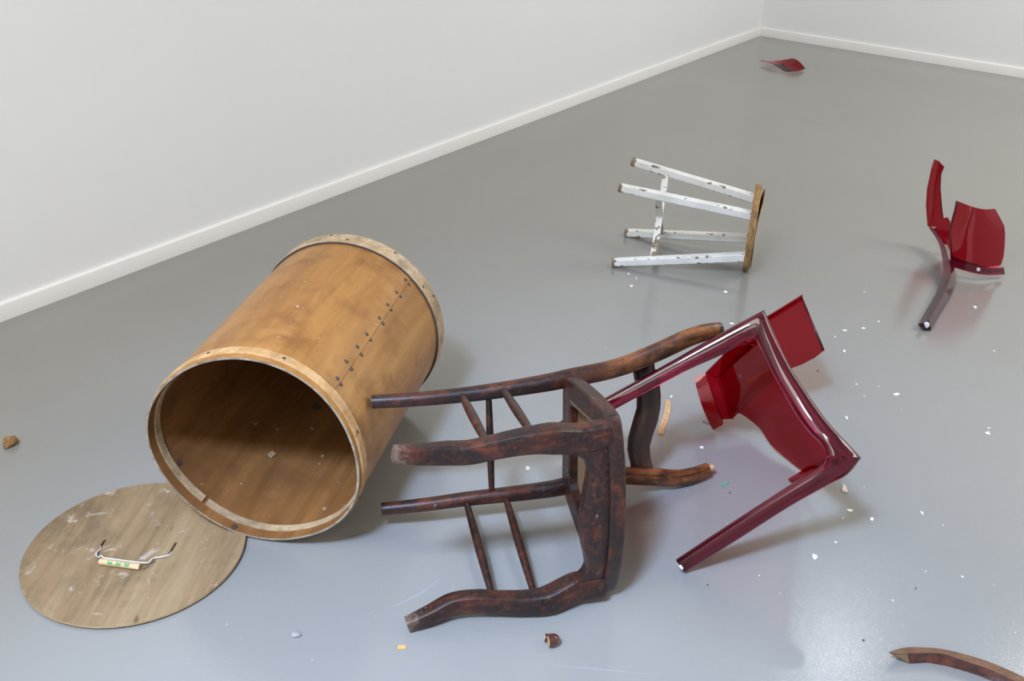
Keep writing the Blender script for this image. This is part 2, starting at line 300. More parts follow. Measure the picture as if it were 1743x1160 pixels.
def floor_mat():
    t = NT('grey_floor_paint'); v = t.coord()
    n = t.noise(v, 0.9, 4, 0.5); n2 = t.noise(v, 60, 3, 0.6)
    c = t.ramp(n, [(0.3, (0.238, 0.233, 0.215, 1)), (0.7, (0.258, 0.253, 0.235, 1))])
    vo = t.n('TexVoronoi'); vo.inputs['Scale'].default_value = 26; t.l(v, vo.inputs['Vector'])
    rnd = t.n('SeparateColor'); t.l(vo.outputs['Color'], rnd.inputs[0])
    small = t.n('Math', operation='LESS_THAN'); small.inputs[1].default_value = 0.035; t.l(vo.outputs['Distance'], small.inputs[0])
    pick = t.n('Math', operation='GREATER_THAN'); pick.inputs[1].default_value = 0.80; t.l(rnd.outputs[0], pick.inputs[0])
    sp_ = t.n('Math', operation='MULTIPLY'); t.l(small.outputs[0], sp_.inputs[0]); t.l(pick.outputs[0], sp_.inputs[1])
    c = t.mix(sp_.outputs[0], c, (0.62, 0.62, 0.62, 1))
    vo2 = t.n('TexVoronoi'); vo2.inputs['Scale'].default_value = 17; t.l(t.coord(loc=(3.1, 1.7, 0)), vo2.inputs['Vector'])
    r2 = t.n('SeparateColor'); t.l(vo2.outputs['Color'], r2.inputs[0])
    s2 = t.n('Math', operation='LESS_THAN'); s2.inputs[1].default_value = 0.026; t.l(vo2.outputs['Distance'], s2.inputs[0])
    k2 = t.n('Math', operation='GREATER_THAN'); k2.inputs[1].default_value = 0.72; t.l(r2.outputs[0], k2.inputs[0])
    m2 = t.n('Math', operation='MULTIPLY'); t.l(s2.outputs[0], m2.inputs[0]); t.l(k2.outputs[0], m2.inputs[1])
    c = t.mix(m2.outputs[0], c, (0.10, 0.09, 0.075, 1))
    ro = t.ramp(t.noise(v, 3.0, 4), [(0.3, BW(0.11)), (0.75, BW(0.15))])
    peel = t.noise(v, 260, 2, 0.6)
    nm = t.bump(peel, 0.24, 0.0010)
    t.principled(c, ro, 1.0, nm); return t.m

def wall_mat(name, rgb):
    t = NT(name); v = t.coord(); n = t.noise(v, 1.2, 3); p = t.noise(v, 220, 2)
    c = lin(*rgb); t.principled(t.ramp(n, [(0.3, tuple(x*0.985 for x in c[:3]) + (1,)), (0.7, c)]), 0.65, 0.25, t.bump(p, 0.06, 0.001)); return t.m

def red_sheet_mat(name, tint, gloss_rough=0.04, refl=0.12):
    t = NT(name); tr = t.n('BsdfTransparent'); tr.inputs['Color'].default_value = (*tint, 1)
    gl = t.n('BsdfGlossy'); gl.inputs['Roughness'].default_value = gloss_rough; gl.inputs['Color'].default_value = (1, 1, 1, 1)
    df = t.n('BsdfDiffuse'); df.inputs['Color'].default_value = (0.42, 0.012, 0.03, 1)
    mx0 = t.n('MixShader'); mx0.inputs[0].default_value = 0.04; t.l(tr.outputs[0], mx0.inputs[1]); t.l(df.outputs[0], mx0.inputs[2])
    lw = t.n('LayerWeight'); lw.inputs['Blend'].default_value = 0.12
    v = t.coord(); nm = t.bump(t.noise(v, 9, 2), 0.02, 0.01); t.l(nm, gl.inputs['Normal'])
    k = t.n('Math', operation='MULTIPLY_ADD'); k.inputs[1].default_value = refl; k.inputs[2].default_value = 0.035
    t.l(lw.outputs['Fresnel'], k.inputs[0])
    mx = t.n('MixShader'); t.l(k.outputs[0], mx.inputs[0]); t.l(mx0.outputs[0], mx.inputs[1]); t.l(gl.outputs[0], mx.inputs[2])
    t.l(mx.outputs[0], t.out.inputs['Surface']); return t.m

def red_glass_mat(name, col):
    t = NT(name); v = t.coord(); n = t.noise(v, 6, 2)
    c = t.ramp(n, [(0.3, (*col, 1)), (0.7, tuple(min(1, x*1.15) for x in col) + (1,))])
    p = t.principled(c, 0.03, 0.5, None); p.inputs['Transmission Weight'].default_value = 0.92; p.inputs['IOR'].default_value = 1.5
    return t.m

def chipped_paint(name):
    t = NT(name); v = t.coord(); vs = t.coord((1, 1, 0.3))
    n = t.noise(v, 28, 5, 0.7); g = t.noise(vs, 45, 4, 0.6)
    paint = t.ramp(t.noise(v, 14, 4), [(0.3, lin(214, 214, 208)), (0.7, lin(236, 237, 236))])
    bare = t.ramp(g, [(0.3, lin(96, 78, 62)), (0.7, lin(160, 140, 118))])
    geo = t.n('NewGeometry')
    pt = t.ramp(geo.outputs['Pointiness'], [(0.515, BW(0)), (0.56, BW(0.16))])
    add = t.mix(1.0, n, pt, 'ADD')
    xyz = t.n('SeparateXYZ'); t.l(v, xyz.inputs[0])
    ft = t.ramp(xyz.outputs['Z'], [(0.0, BW(0.30)), (0.022, BW(0.0))]); add = t.mix(1.0, add, ft, 'ADD')
    m = t.ramp(add, [(0.70, BW(0)), (0.715, BW(1))])
    t.principled(t.mix(m, paint, bare), 0.5, 0.4, t.bump(m, -0.4, 0.001)); return t.m

M = {}
M['floor'] = floor_mat()
M['wall'] = wall_mat('white_wall_paint', (241, 242, 243))
M['trim'] = wall_mat('white_trim_paint', (241, 240, 239))
M['ceiling'] = wall_mat('white_ceiling_paint', (236, 235, 234))
M['drum'] = wood('amber_plywood', (140, 92, 40), (164, 114, 58), (182, 136, 80), (1, 1, 0.10), 9, 0.42, 0.4, stain=(112, 66, 28), stain_amt=0.6, stain_scale=8, white=0.14, bump=0.08, white_scale=30)
M['hoop'] = wood('pale_hoop_wood', (150, 124, 92), (184, 156, 120), (202, 180, 150), (3, 3, 3), 10, 0.6, 0.3, stain=(112, 96, 76), stain_amt=0.55, stain_scale=12, white=0.25, bump=0.12)
M['hoop_warm'] = wood('warm_hoop_wood', (164, 122, 74), (192, 150, 100), (212, 178, 132), (3, 3, 3), 10, 0.55, 0.3, stain=(150, 110, 70), stain_amt=0.4, stain_scale=12, white=0.3, bump=0.1)
M['ply_edge'] = wood('grey_ply_edge', (112, 98, 84), (152, 138, 120), (184, 170, 150), (1, 1, 14), 40, 0.7, 0.25, bump=0.3)
M['dark_edge'] = plain('dark_hoop_edge', (72, 62, 54), 0.7)
M['rivet'] = plain('rusty_iron_rivet', (62, 56, 52), 0.45, 0.6, 0.12, 900)
def lid_wood():
    t = NT('weathered_lid_plywood'); v = t.coord((1, 0.09, 1)); v0 = t.coord()
    g = t.noise(v, 24, 6, 0.62, 0.5); g2 = t.noise(v, 120, 3, 0.6)
    c = t.ramp(g, [(0.28, lin(118, 96, 68)), (0.5, lin(141, 117, 86)), (0.74, lin(157, 134, 102))])
    c = t.mix(0.3, c, t.ramp(g2, [(0.3, BW(0.6)), (0.7, BW(1.15))]), 'MULTIPLY')
    xyz = t.n('SeparateXYZ'); t.l(v0, xyz.inputs[0])
    a = t.n('Math', operation='MULTIPLY_ADD'); a.inputs[1].default_value = -0.55; t.l(xyz.outputs['X'], a.inputs[0]); t.l(t.noise(v0, 7, 6, 0.7, 0.4), a.inputs[2])
    c = t.mix(t.ramp(a.outputs[0], [(0.50, BW(0)), (0.74, BW(0.5))]), c, lin(74, 61, 47))
    s = t.ramp(t.noise(t.coord((1, 0.16, 1), (0.2, 0.5, 0)), 48, 2, 0.5, 0.2), [(0.70, BW(0)), (0.735, BW(0.75))])
    c = t.mix(s, c, lin(92, 66, 38))
    w = t.ramp(t.noise(t.coord((1, 1, 1), (0.7, 0.1, 0)), 17, 5, 0.72, 0.5), [(0.60, BW(0)), (0.70, BW(0.5))])
    c = t.mix(w, c, lin(208, 200, 188))
    t.principled(c, 0.62, 0.3, t.bump(g2, 0.2, 0.0006)); return t.m
M['lid'] = lid_wood()
M['lid_edge'] = wood('pale_lid_edge', (150, 122, 84), (182, 156, 112), (204, 180, 138), (1, 1, 14), 40, 0.7, 0.25, bump=0.3)
M['knot'] = plain('dark_wood_knot', (84, 62, 50), 0.6)
M['inner'] = wood('bare_inner_veneer', (108, 70, 36), (130, 88, 48), (148, 104, 60), (1, 1, 0.10), 12, 0.6, 0.25, stain=(96, 64, 38), stain_amt=0.5, stain_scale=7, white=0.2, bump=0.08, white_scale=26)
M['pale_wood'] = wood('pale_roller_wood', (190, 156, 116), (214, 180, 138), (226, 198, 160), (0.1, 1, 1), 120, 0.5, 0.35, bump=0.1)
M['green_print'] = plain('green_stencil_print', (64, 160, 104), 0.6, 0.3, 0.1, 300)
M['string'] = plain('white_cotton_string', (222, 220, 214), 0.8, 0.2, 0.12, 800)
M['wire'] = plain('dull_steel_wire', (112, 98, 84), 0.4, 0.6)
def chair_wood(name, back=False, foot=False, stretch=(1, 1, 0.16)):
    t = NT(name); v = t.coord(stretch); v0 = t.coord()
    g = t.noise(v, 60, 6, 0.65, 0.3); p = t.noise(v0, 16, 6, 0.68, 0.4); f = t.noise(v0, 90, 5, 0.7)
    c = t.ramp(g, [(0.3, lin(30, 14, 11)), (0.5, lin(60, 27, 18)), (0.72, lin(108, 54, 29))])
    c = t.mix(t.ramp(p, [(0.41, BW(0)), (0.55, BW(0.88))]), c, lin(25, 18, 17))
    c = t.mix(t.ramp(f, [(0.52, BW(0)), (0.68, BW(0.34))]), c, lin(122, 58, 28))
    if back:
        z = t.n('SeparateXYZ'); t.l(v0, z.inputs[0])
        a = t.n('Math', operation='MULTIPLY_ADD'); a.inputs[1].default_value = 0.35; t.l(p, a.inputs[0]); t.l(z.outputs['Z'], a.inputs[2])
        w = t.ramp(g, [(0.3, lin(58, 31, 16)), (0.5, lin(106, 60, 28)), (0.72, lin(142, 88, 44))])
        w = t.mix(t.ramp(t.noise(t.coord(loc=(.3, .1, .2)), 20, 5, 0.65), [(0.50, BW(0)), (0.62, BW(0.7))]), w, lin(30, 19, 14))
        c = t.mix(t.ramp(a.outputs[0], [(0.64, BW(0)), (0.76, BW(1))]), c, w)
    if foot:
        z = t.n('SeparateXYZ'); t.l(v0, z.inputs[0])
        a = t.n('Math', operation='MULTIPLY_ADD'); a.inputs[1].default_value = 0.14; t.l(f, a.inputs[0]); t.l(z.outputs['Z'], a.inputs[2])
        c = t.mix(t.ramp(a.outputs[0], [(0.055, BW(0.8)), (0.10, BW(0))]), c, lin(128, 108, 92))
    ps = t.ramp(t.noise(v0, 24, 3, 0.6), [(0.69, BW(0)), (0.72, BW(1))])
    pf = t.ramp(f, [(0.52, BW(0)), (0.60, BW(0.6))])
    c = t.mix(t.mix(1.0, ps, pf, 'MULTIPLY'), c, lin(178, 172, 176))
    t.principled(c, t.ramp(f, [(0.3, BW(0.34)), (0.7, BW(0.52))]), 0.5, t.bump(f, 0.18, 0.0006)); return t.m
M['chair'] = chair_wood('dark_stained_wood')
M['chair_post'] = chair_wood('dark_to_worn_brown_wood', back=True)
M['chair_cross'] = chair_wood('dark_stained_wood_crossgrain', stretch=(0.16, 1, 1))
M['chair_leg'] = chair_wood('dark_wood_with_worn_foot', foot=True)
M['chair_rail'] = wood('dark_back_rail', (24, 13, 9), (46, 25, 15), (72, 42, 22), (0.12, 1, 1), 40, 0.34, 0.5, bump=0.15, coat=0.25)
M['seat_ply'] = wood('raw_seat_plywood', (104, 82, 58), (126, 102, 74), (144, 120, 90), (0.1, 1, 1), 60, 0.7, 0.25)
M['raw'] = wood('freshly_broken_wood', (170, 128, 88), (198, 158, 112), (216, 182, 140), (1, 1, 0.2), 120, 0.75, 0.2, bump=0.5)
M['crest_top'] = wood('brown_crest_wood', (78, 52, 36), (102, 70, 48), (122, 86, 60), (0.5, 1, 1), 60, 0.5, 0.35, bump=0.1)
M['crest_front'] = wood('glossy_crest_wood', (44, 20, 16), (78, 38, 28), (112, 58, 34), (2, 2, 2), 22, 0.25, 0.5, bump=0.05, coat=0.5)
M['stool'] = chipped_paint('chipped_white_paint')
M['stool_seat'] = wood('split_plywood_edge', (108, 78, 46), (160, 124, 80), (190, 156, 110), (1, 1, 6), 26, 0.65, 0.3, stain=(70, 50, 34), stain_amt=0.7, stain_scale=20, bump=0.5)
M['red_sheet'] = red_sheet_mat('transparent_red_sheet', (0.70, 0.085, 0.145))
M['red_shard'] = red_sheet_mat('transparent_red_shard', (0.66, 0.10, 0.15), 0.06, 1.5)
M['red_bar'] = red_glass_mat('transparent_red_bar', (0.20, 0.008, 0.030))
M['cap'] = plain('white_plastic_cap', (226, 226, 230), 0.4, 0.5, 0.03)
M['flake'] = plain('white_paint_flake', (238, 240, 240), 0.6, 0.3, 0.03, 200)
M['cream'] = plain('cream_chip', (214, 204, 180), 0.7, 0.3, 0.06, 200)
M['green'] = plain('verdigris_green_chip', (108, 142, 122), 0.7, 0.3, 0.08, 200)
M['stone'] = plain('grey_mortar_chip', (150, 148, 142), 0.85, 0.2, 0.12, 300)
M['tan'] = plain('tan_wood_chip', (204, 162, 96), 0.7, 0.25, 0.06, 200)
M['bark'] = wood('crumpled_brown_chip', (96, 70, 44), (146, 112, 74), (180, 148, 106), (1, 1, 1), 140, 0.8, 0.2)
M['scuff'] = plain('pale_floor_scuff', (148, 149, 150), 0.5, 0.4, 0.04, 120)
M['brown_crumb'] = plain('brown_crumb', (104, 78, 56), 0.7)

# ---------------------------------------------------------------- the room
def quad_wall(name, a, b, c, d, thick, mat):
    A_, B_, C_, D_ = (Vector(p) for p in (a, b, c, d))
    n = (B_ - A_).cross(D_ - A_).normalized()*thick
    V = [A_, B_, C_, D_, A_ - n, B_ - n, C_ - n, D_ - n]
    return structure(mesh_obj(name, V, [(0, 1, 2, 3), (7, 6, 5, 4), (0, 4, 5, 1), (1, 5, 6, 2), (2, 6, 7, 3), (3, 7, 4, 0)], mat))
floor = quad_wall('floor', room(-.2, -.2), room(-.2, ROOM_V + .2), room(ROOM_U + .2, ROOM_V + .2), room(ROOM_U + .2, -.2), -0.1 if (DV.cross(DU)).z < 0 else 0.1, M['floor'])
quad_wall('ceiling', room(0, 0, ROOM_H), room(0, ROOM_V, ROOM_H), room(ROOM_U, ROOM_V, ROOM_H), room(ROOM_U, 0, ROOM_H), 0.1 if (DV.cross(DU)).z < 0 else -0.1, M['ceiling'])
def wall(name, u0, v0, u1, v1, nu, nv, mat, h=ROOM_H, t=0.12, z0=0.0):
    P = [room(u0, v0, z0), room(u1, v1, z0), room(u1, v1, h), room(u0, v0, h)]
    off = (DU*nu + DV*nv)*t
    V = P + [p - off for p in P]
    return structure(mesh_obj(name, V, [(0, 1, 2, 3), (7, 6, 5, 4), (0, 4, 5, 1), (1, 5, 6, 2), (2, 6, 7, 3), (3, 7, 4, 0)], mat))
wall('wall_left', 0, 0, ROOM_U, 0, 0, 1, M['wall'])
wall('wall_right', 0, 0, 0, ROOM_V, 1, 0, M['wall'])
wall('wall_rear', ROOM_U, 0, ROOM_U, ROOM_V, -1, 0, M['wall'])
wall('wall_far_side', 0, ROOM_V, ROOM_U, ROOM_V, 0, -1, M['wall'])
def skirting(name, along, length):
    """board with a rounded top edge; along 'u' on the left wall, 'v' on the right wall"""
    prof = [(0, 0.0), (0.014, 0.0), (0.014, 0.0545), (0.0128, 0.0575), (0.010, 0.0592), (0.006, 0.060), (0, 0.060)]
    rings = []
    for s in (0.0, length):
        rings.append([room(s, d, z) if along == 'u' else room(d, s, z) for d, z in prof])
    V, F = loft(rings); return structure(mesh_obj(name, V, F, M['trim'], angle=50))
skirting('baseboard_left', 'u', ROOM_U)
skirting('baseboard_right', 'v', ROOM_V)
# pale scuffs left on the floor paint
def scuff(pts, w):
    P = smooth_path(pts, 14); rows = []
    for i, p in enumerate(P):
        a, c = Vector(P[max(0, i - 1)]), Vector(P[min(13, i + 1)]); d = (c - a).normalized(); s = Vector((-d.y, d.x, 0))*w*(0.15 + math.sin(math.pi*i/13))
        rows.append([Vector(p) - s, Vector(p) + s])
    V, F = sheet(rows, 0.0003, nrm=(0, 0, 1)); o = mesh_obj('scuff_mark', V, F, M['scuff'], floor)
    o.location.z = 0.0002
scuff([(-.243, 1.588, 0), (-.182, 1.637, 0), (-.142, 1.688, 0)], 0.0022)
scuff([(.096, 1.441, 0), (.197, 1.434, 0), (.303, 1.425, 0)], 0.0007)

# ---------------------------------------------------------------- wooden drum lying on its side
D = DRUM
m_drum = Matrix(((D['sx'][0], D['uy'][0], D['ax'][0], D['c'][0]), (D['sx'][1], D['uy'][1], D['ax'][1], D['c'][1]), (D['sx'][2], D['uy'][2], D['ax'][2], D['c'][2]), (0, 0, 0, 1)))
drum = thing('wooden_drum', 'large open amber plywood drum lying on its side near the white wall', 'drum', m_drum)
DR, DL, DRF = D['R'], D['L'], D['Rf']
def drum_r(a, z, off=0.0):
    k = max(0.0, 1 - z/(DL*0.75))
    h = ((2, .0138, -.0212), (3, .0099, -.0054), (4, .0022, .0074), (5, .0032, -.0024))   # the mouth is knocked out of round
    return DR*(1 + k*sum(p*math.cos(n*a) + q*math.sin(n*a) for n, p, q in h)) + off
def drum_pt(a, z, off=0.0):
    r = drum_r(a, z, off); return Vector((r*math.cos(a), r*math.sin(a), z))
def ring_band(z0, z1, off_in, off_out, n=112, a0=0.0, a1=2*math.pi, steps=2, bevel=0.0012):
    """hoop with bevelled edges, section in (radial offset, z)"""
    full = abs(a1 - a0 - 2*math.pi) < 1e-6
    rings = []
    cnt = n if full else n + 1
    for i in range(cnt):
        a = a0 + (a1 - a0)*i/n
        prof = [(off_in, z0), (off_out - bevel, z0), (off_out, z0 + bevel)]
        prof += [(off_out, z0 + (z1 - z0)*k/steps) for k in range(1, steps)]
        prof += [(off_out, z1 - bevel), (off_out - bevel, z1), (off_in, z1)]
        rings.append([drum_pt(a, z, o) for o, z in prof])
    return loft(rings, caps=not full, closed_path=full)
# wall: outer skin, inner skin, front lip
NA, NZ = 112, 10
wv, wf = [], []
zs = [0.0015] + [DL*k/NZ for k in range(1, NZ)] + [DL - 0.004]
for z in zs:
    for i in range(NA): wv.append(drum_pt(2*math.pi*i/NA, z, -0.0015 if z > DL*0.9 else 0.0))
for z in reversed(zs):
    for i in range(NA): wv.append(drum_pt(2*math.pi*i/NA, z, -0.0052))
R2 = 2*len(zs)
for k in range(R2):
    a, b = k*NA, ((k + 1) % R2)*NA
    for i in range(NA):
        j = (i + 1) % NA; wf.append((a + i, a + j, b + j, b + i))
o = mesh_obj('drum_wall', wv, wf, M['drum'], drum, angle=50)
o.data.materials.append(M['ply_edge']); o.data.materials.append(M['inner'])
for f in o.data.polygons:
    if all(o.data.vertices[v].co.z < 0.01 for v in f.vertices): f.material_index = 1
    elif f.normal.xy.dot(f.center.xy) < 0: f.material_index = 2
V, F = ring_band(0.016, 0.0425, -0.001, 0.0038); mesh_obj('rim_hoop', V, F, M['hoop_warm'], drum, angle=40)
V, F = ring_band(DL - 0.053, DL, -0.003, DRF - DR + 0.0005); mesh_obj('base_hoop', V, F, M['hoop'], drum, angle=40)
V, F = ring_band(DL - 0.0555, DL - 0.0528, -0.001, DRF - DR + 0.0002, bevel=0.0004); mesh_obj('base_hoop_edge', V, F, M['dark_edge'], drum, angle=40)
V, F = ring_band(0.026, 0.046, -0.0095, -0.005, a0=-0.86, a1=-0.90 + 2*math.pi); mesh_obj('inner_hoop', V, F, M['hoop'], drum, angle=40)
bv = []; bfz = (DL - 0.030, DL - 0.022)
for z in bfz: bv += [drum_pt(2*math.pi*i/64, z, -0.0053) for i in range(64)]
mesh_obj('base_board', bv, [tuple(range(64)), tuple(range(127, 63, -1))] + [(i, (i + 1) % 64, 64 + (i + 1) % 64, 64 + i) for i in range(64)], M['inner'], drum)
# lapped seam: the sheet's outer end, thick at the seam and running out to nothing
seam = [SEAM[0], SEAM[2]]
lap = []
for k in range(13):
    z = 0.047 + (DL - 0.058 - 0.047)*k/12
    a_s = seam[0][0] + (seam[1][0] - seam[0][0])*(z - seam[0][1])/(seam[1][1] - seam[0][1])
    lap.append([drum_pt(a_s, z, -0.001), drum_pt(a_s, z, 0.0019)] + [drum_pt(a_s - 0.05*j, z, 0.0019*(1 - j/9) + 0.0001) for j in range(1, 9)] + [drum_pt(a_s - 0.45, z, -0.001)])
V, F = loft(lap); mesh_obj('lapped_seam', V, F, M['drum'], drum, angle=40)
# rivets, one shared mesh
def rivet_mesh(r, h, n=9):
    V = [(r*math.cos(2*math.pi*i/n), r*math.sin(2*math.pi*i/n), 0) for i in range(n)]
    V += [(0.75*r*math.cos(2*math.pi*i/n), 0.75*r*math.sin(2*math.pi*i/n), h*0.7) for i in range(n)] + [(0, 0, h)]
    F = [(i, (i + 1) % n, n + (i + 1) % n, n + i) for i in range(n)] + [(n + i, n + (i + 1) % n, 2*n) for i in range(n)] + [tuple(range(n - 1, -1, -1))]
    return V, F
V, F = rivet_mesh(0.0054, 0.0024)
riv_me = None
def add_rivet(a, z, off, sc=1.0):
    global riv_me
    if riv_me is None:
        ob = mesh_obj('rivet', V, F, M['rivet'], drum, smooth=True); riv_me = ob.data
    else:
        ob = bpy.data.objects.new('rivet', riv_me); COL.objects.link(ob); ob.parent = drum
    p = drum_pt(a, z, off); zr = Vector((math.cos(a), math.sin(a), 0)); x = Vector((0, 0, 1)); y = zr.cross(x)
    ob.matrix_local = Matrix(((x.x*sc, y.x*sc, zr.x*sc, p.x), (x.y*sc, y.y*sc, zr.y*sc, p.y), (x.z*sc, y.z*sc, zr.z*sc, p.z), (0, 0, 0, 1)))
for k, (a, z) in enumerate(RIV): add_rivet(a, z, 0.0016 if k % 2 == 0 else 0.0)
for a, z in HRIV_FAR: add_rivet(a, min(z, DL - 0.008), DRF - DR + 0.0003, 0.8)
for a, z in HRIV_NEAR: add_rivet(a, 0.030, 0.0036, 0.85)
add_rivet(-2.75, 0.030, 0.0036, 0.85)
# knots in the bare veneer inside
for a, z, rr in ((-0.4557, 0.0617, 0.0085), (-1.2181, 0.5359, 0.013), (-1.2578, 0.012, 0.009)):
    kv = [drum_pt(a, z, -0.0056)] + [drum_pt(a + rr/DR*math.cos(t)*(1 + .15*math.sin(3*t)), z + rr*1.1*math.sin(t), -0.0056) for t in [2*math.pi*i/14 for i in range(14)]]
    kf = [(0, 1 + i, 1 + (i + 1) % 14) for i in range(14)]
    kv += [v*0.999 if False else Vector((v.x*1.003, v.y*1.003, v.z)) for v in kv]
    kf += [(15, 16 + (i + 1) % 14, 16 + i) for i in range(14)] + [(1 + i, 1 + (i + 1) % 14, 16 + (i + 1) % 14, 16 + i) for i in range(14)]
    mesh_obj('wood_knot', kv, kf, M['knot'], drum)

# ---------------------------------------------------------------- round lid on the floor
LIDC = Vector(LID['c'])
s0, s1 = Vector(LID_SLOTS[0][1]), Vector(LID_SLOTS[0][0])
ly = (s1 - s0); ly.z = 0; ly.normalize(); lx = Vector((ly.y, -ly.x, 0)); lz = Vector((0, 0, 1))
m_lid = Matrix(((lx.x, ly.x, 0, LIDC.x), (lx.y, ly.y, 0, LIDC.y), (0, 0, 1, 0), (0, 0, 0, 1)))
lid = thing('drum_lid', 'round weathered plywood lid with string handle lying flat by the drum mouth', 'lid', m_lid)
LZ = 0.0045
def lp(p):
    p = Vector(p); return Vector((p.dot(lx), p.dot(ly), p.z - LZ))
lr = LID['r']; NL = 96
prof = [(0.0, 0.0036), (lr - 0.0015, 0.0036), (lr, 0.005), (lr, 0.0096), (lr - 0.0014, 0.011), (0.0, 0.011)]
lv, lf = [], []
for r, z in prof[1:5]:
    for i in range(NL): lv.append((r*math.cos(2*math.pi*i/NL), r*math.sin(2*math.pi*i/NL), z))
for k in range(3):
    for i in range(NL):
        j = (i + 1) % NL; lf.append((k*NL + i, k*NL + j, (k + 1)*NL + j, (k + 1)*NL + i))
lf.append(tuple(range(NL - 1, -1, -1))); lf.append(tuple(range(3*NL, 4*NL)))
lid_board = mesh_obj('lid_board', lv, lf, M['lid'], lid, angle=25)
lid_board.data.materials.append(M['lid_edge'])
# the two hand slots are cut right through
bmc = bmesh.new()
for sa, sb in LID_SLOTS:
    a, b = lp(sa), lp(sb); a.z = b.z = 0; d = (b - a).normalized(); q = Vector((d.y, -d.x, 0))*0.0032
    vs = []
    for z in (0.0, 0.02):
        for c in (a + q, a - q, b - q, b + q): vs.append(bmc.verts.new((c.x, c.y, z)))
    for f in ((3, 2, 1, 0), (4, 5, 6, 7), (0, 1, 5, 4), (1, 2, 6, 5), (2, 3, 7, 6), (3, 0, 4, 7)): bmc.faces.new([vs[i] for i in f])
bmesh.ops.recalc_face_normals(bmc, faces=bmc.faces)
cut_me = bpy.data.meshes.new('slot_cutter'); bmc.to_mesh(cut_me); bmc.free()
cutter = bpy.data.objects.new('slot_cutter', cut_me); COL.objects.link(cutter); cutter.parent = lid
md = lid_board.modifiers.new('slots', 'BOOLEAN'); md.operation = 'DIFFERENCE'; md.object = cutter; md.solver = 'EXACT'
bpy.context.view_layer.update()
dg = bpy.context.evaluated_depsgraph_get()
new_me = bpy.data.meshes.new_from_object(lid_board.evaluated_get(dg)); lid_board.modifiers.clear(); lid_board.data = new_me
bpy.data.objects.remove(cutter)
for f in lid_board.data.polygons:
    f.material_index = 1 if abs(f.normal.z) < 0.6 and Vector(f.center).xy.length > lr - 0.01 else 0
pv = []
for z in (0.0, 0.0037): pv += [((lr - 0.03)*math.cos(2*math.pi*i/64), (lr - 0.03)*math.sin(2*math.pi*i/64), z) for i in range(64)]
mesh_obj('lid_batten', [(x*0.9, y*0.22, z) for x, y, z in pv], [tuple(range(63, -1, -1)), tuple(range(64, 128))] + [(i, (i + 1) % 64, 64 + (i + 1) % 64, 64 + i) for i in range(64)], M['lid'], lid)
ra, rb = lp(ROLLER[0]), lp(ROLLER[1]); RR = 0.0073; ra.z = rb.z = 0.011 + RR
V, F = tube([ra + (rb - ra)*k/6 for k in range(7)], RR, 18, ref=(0, 0, 1))
roller = mesh_obj('handle_roller', V, F, M['pale_wood'], lid, angle=40)
rax = (rb - ra).normalized(); rlen = (rb - ra).length; rside = rax.cross(Vector((0, 0, 1))).normalized()
cam_dir = (m_lid.inverted() @ Vector((0, 0, 1.55)) - (ra + rb)/2).normalized()
base_ang = math.atan2(cam_dir.dot(rside), cam_dir.z)
def on_roller(s, ang):
    return ra + rax*s + (Vector((0, 0, 1))*math.cos(ang) + rside*math.sin(ang))*(RR + 0.0003)
motif = [(-.5, .55), (-.12, .62), (0, .30), (.12, .62), (.55, .55), (.40, .1), (.52, -.25), (.15, -.75), (0, -.5), (-.15, -.78), (-.5, -.2), (-.38, .12)]
for k in range(3):
    cs = rlen*(0.28 + 0.21*k); pts = [on_roller(cs, base_ang)] + [on_roller(cs + x*0.0128, base_ang - 0.1 - y*1.0) for x, y in motif]
    in_ = [p + (ra + rax*((p - ra).dot(rax)) - p)*0.03 for p in pts]; n = len(pts)
    fc = [(0, 1 + i, 1 + (i + 1) % (n - 1)) for i in range(n - 1)]
    fc += [(n, n + 1 + (i + 1) % (n - 1), n + 1 + i) for i in range(n - 1)] + [(1 + i, 1 + (i + 1) % (n - 1), n + 1 + (i + 1) % (n - 1), n + 1 + i) for i in range(n - 1)]
    mesh_obj('green_motif', pts + in_, fc, M['green_print'], roller)
V, F = tube(smooth_path([lp(p) for p in STRING], 60), 0.0016, 8, ref=(0, 0, 1)); mesh_obj('string', V, F, M['string'], lid, smooth=True)
V, F = tube(smooth_path([lp(p) for p in WIRE], 40), 0.0009, 6, ref=(0, 0, 1)); mesh_obj('wire', V, F, M['wire'], lid, smooth=True)
V, F = tube(smooth_path([lp(p) for p in WIRE2], 24), 0.0014, 6, ref=(0, 0, 1)); mesh_obj('wire', V, F, M['wire'], lid, smooth=True)

# ---------------------------------------------------------------- dark wooden chair tipped onto its side
m_chair = mat3(CHAIR_M, CHAIR_T)
chair = thing('wooden_chair', 'dark stained wooden chair lying on its side with a broken open back', 'chair', m_chair)
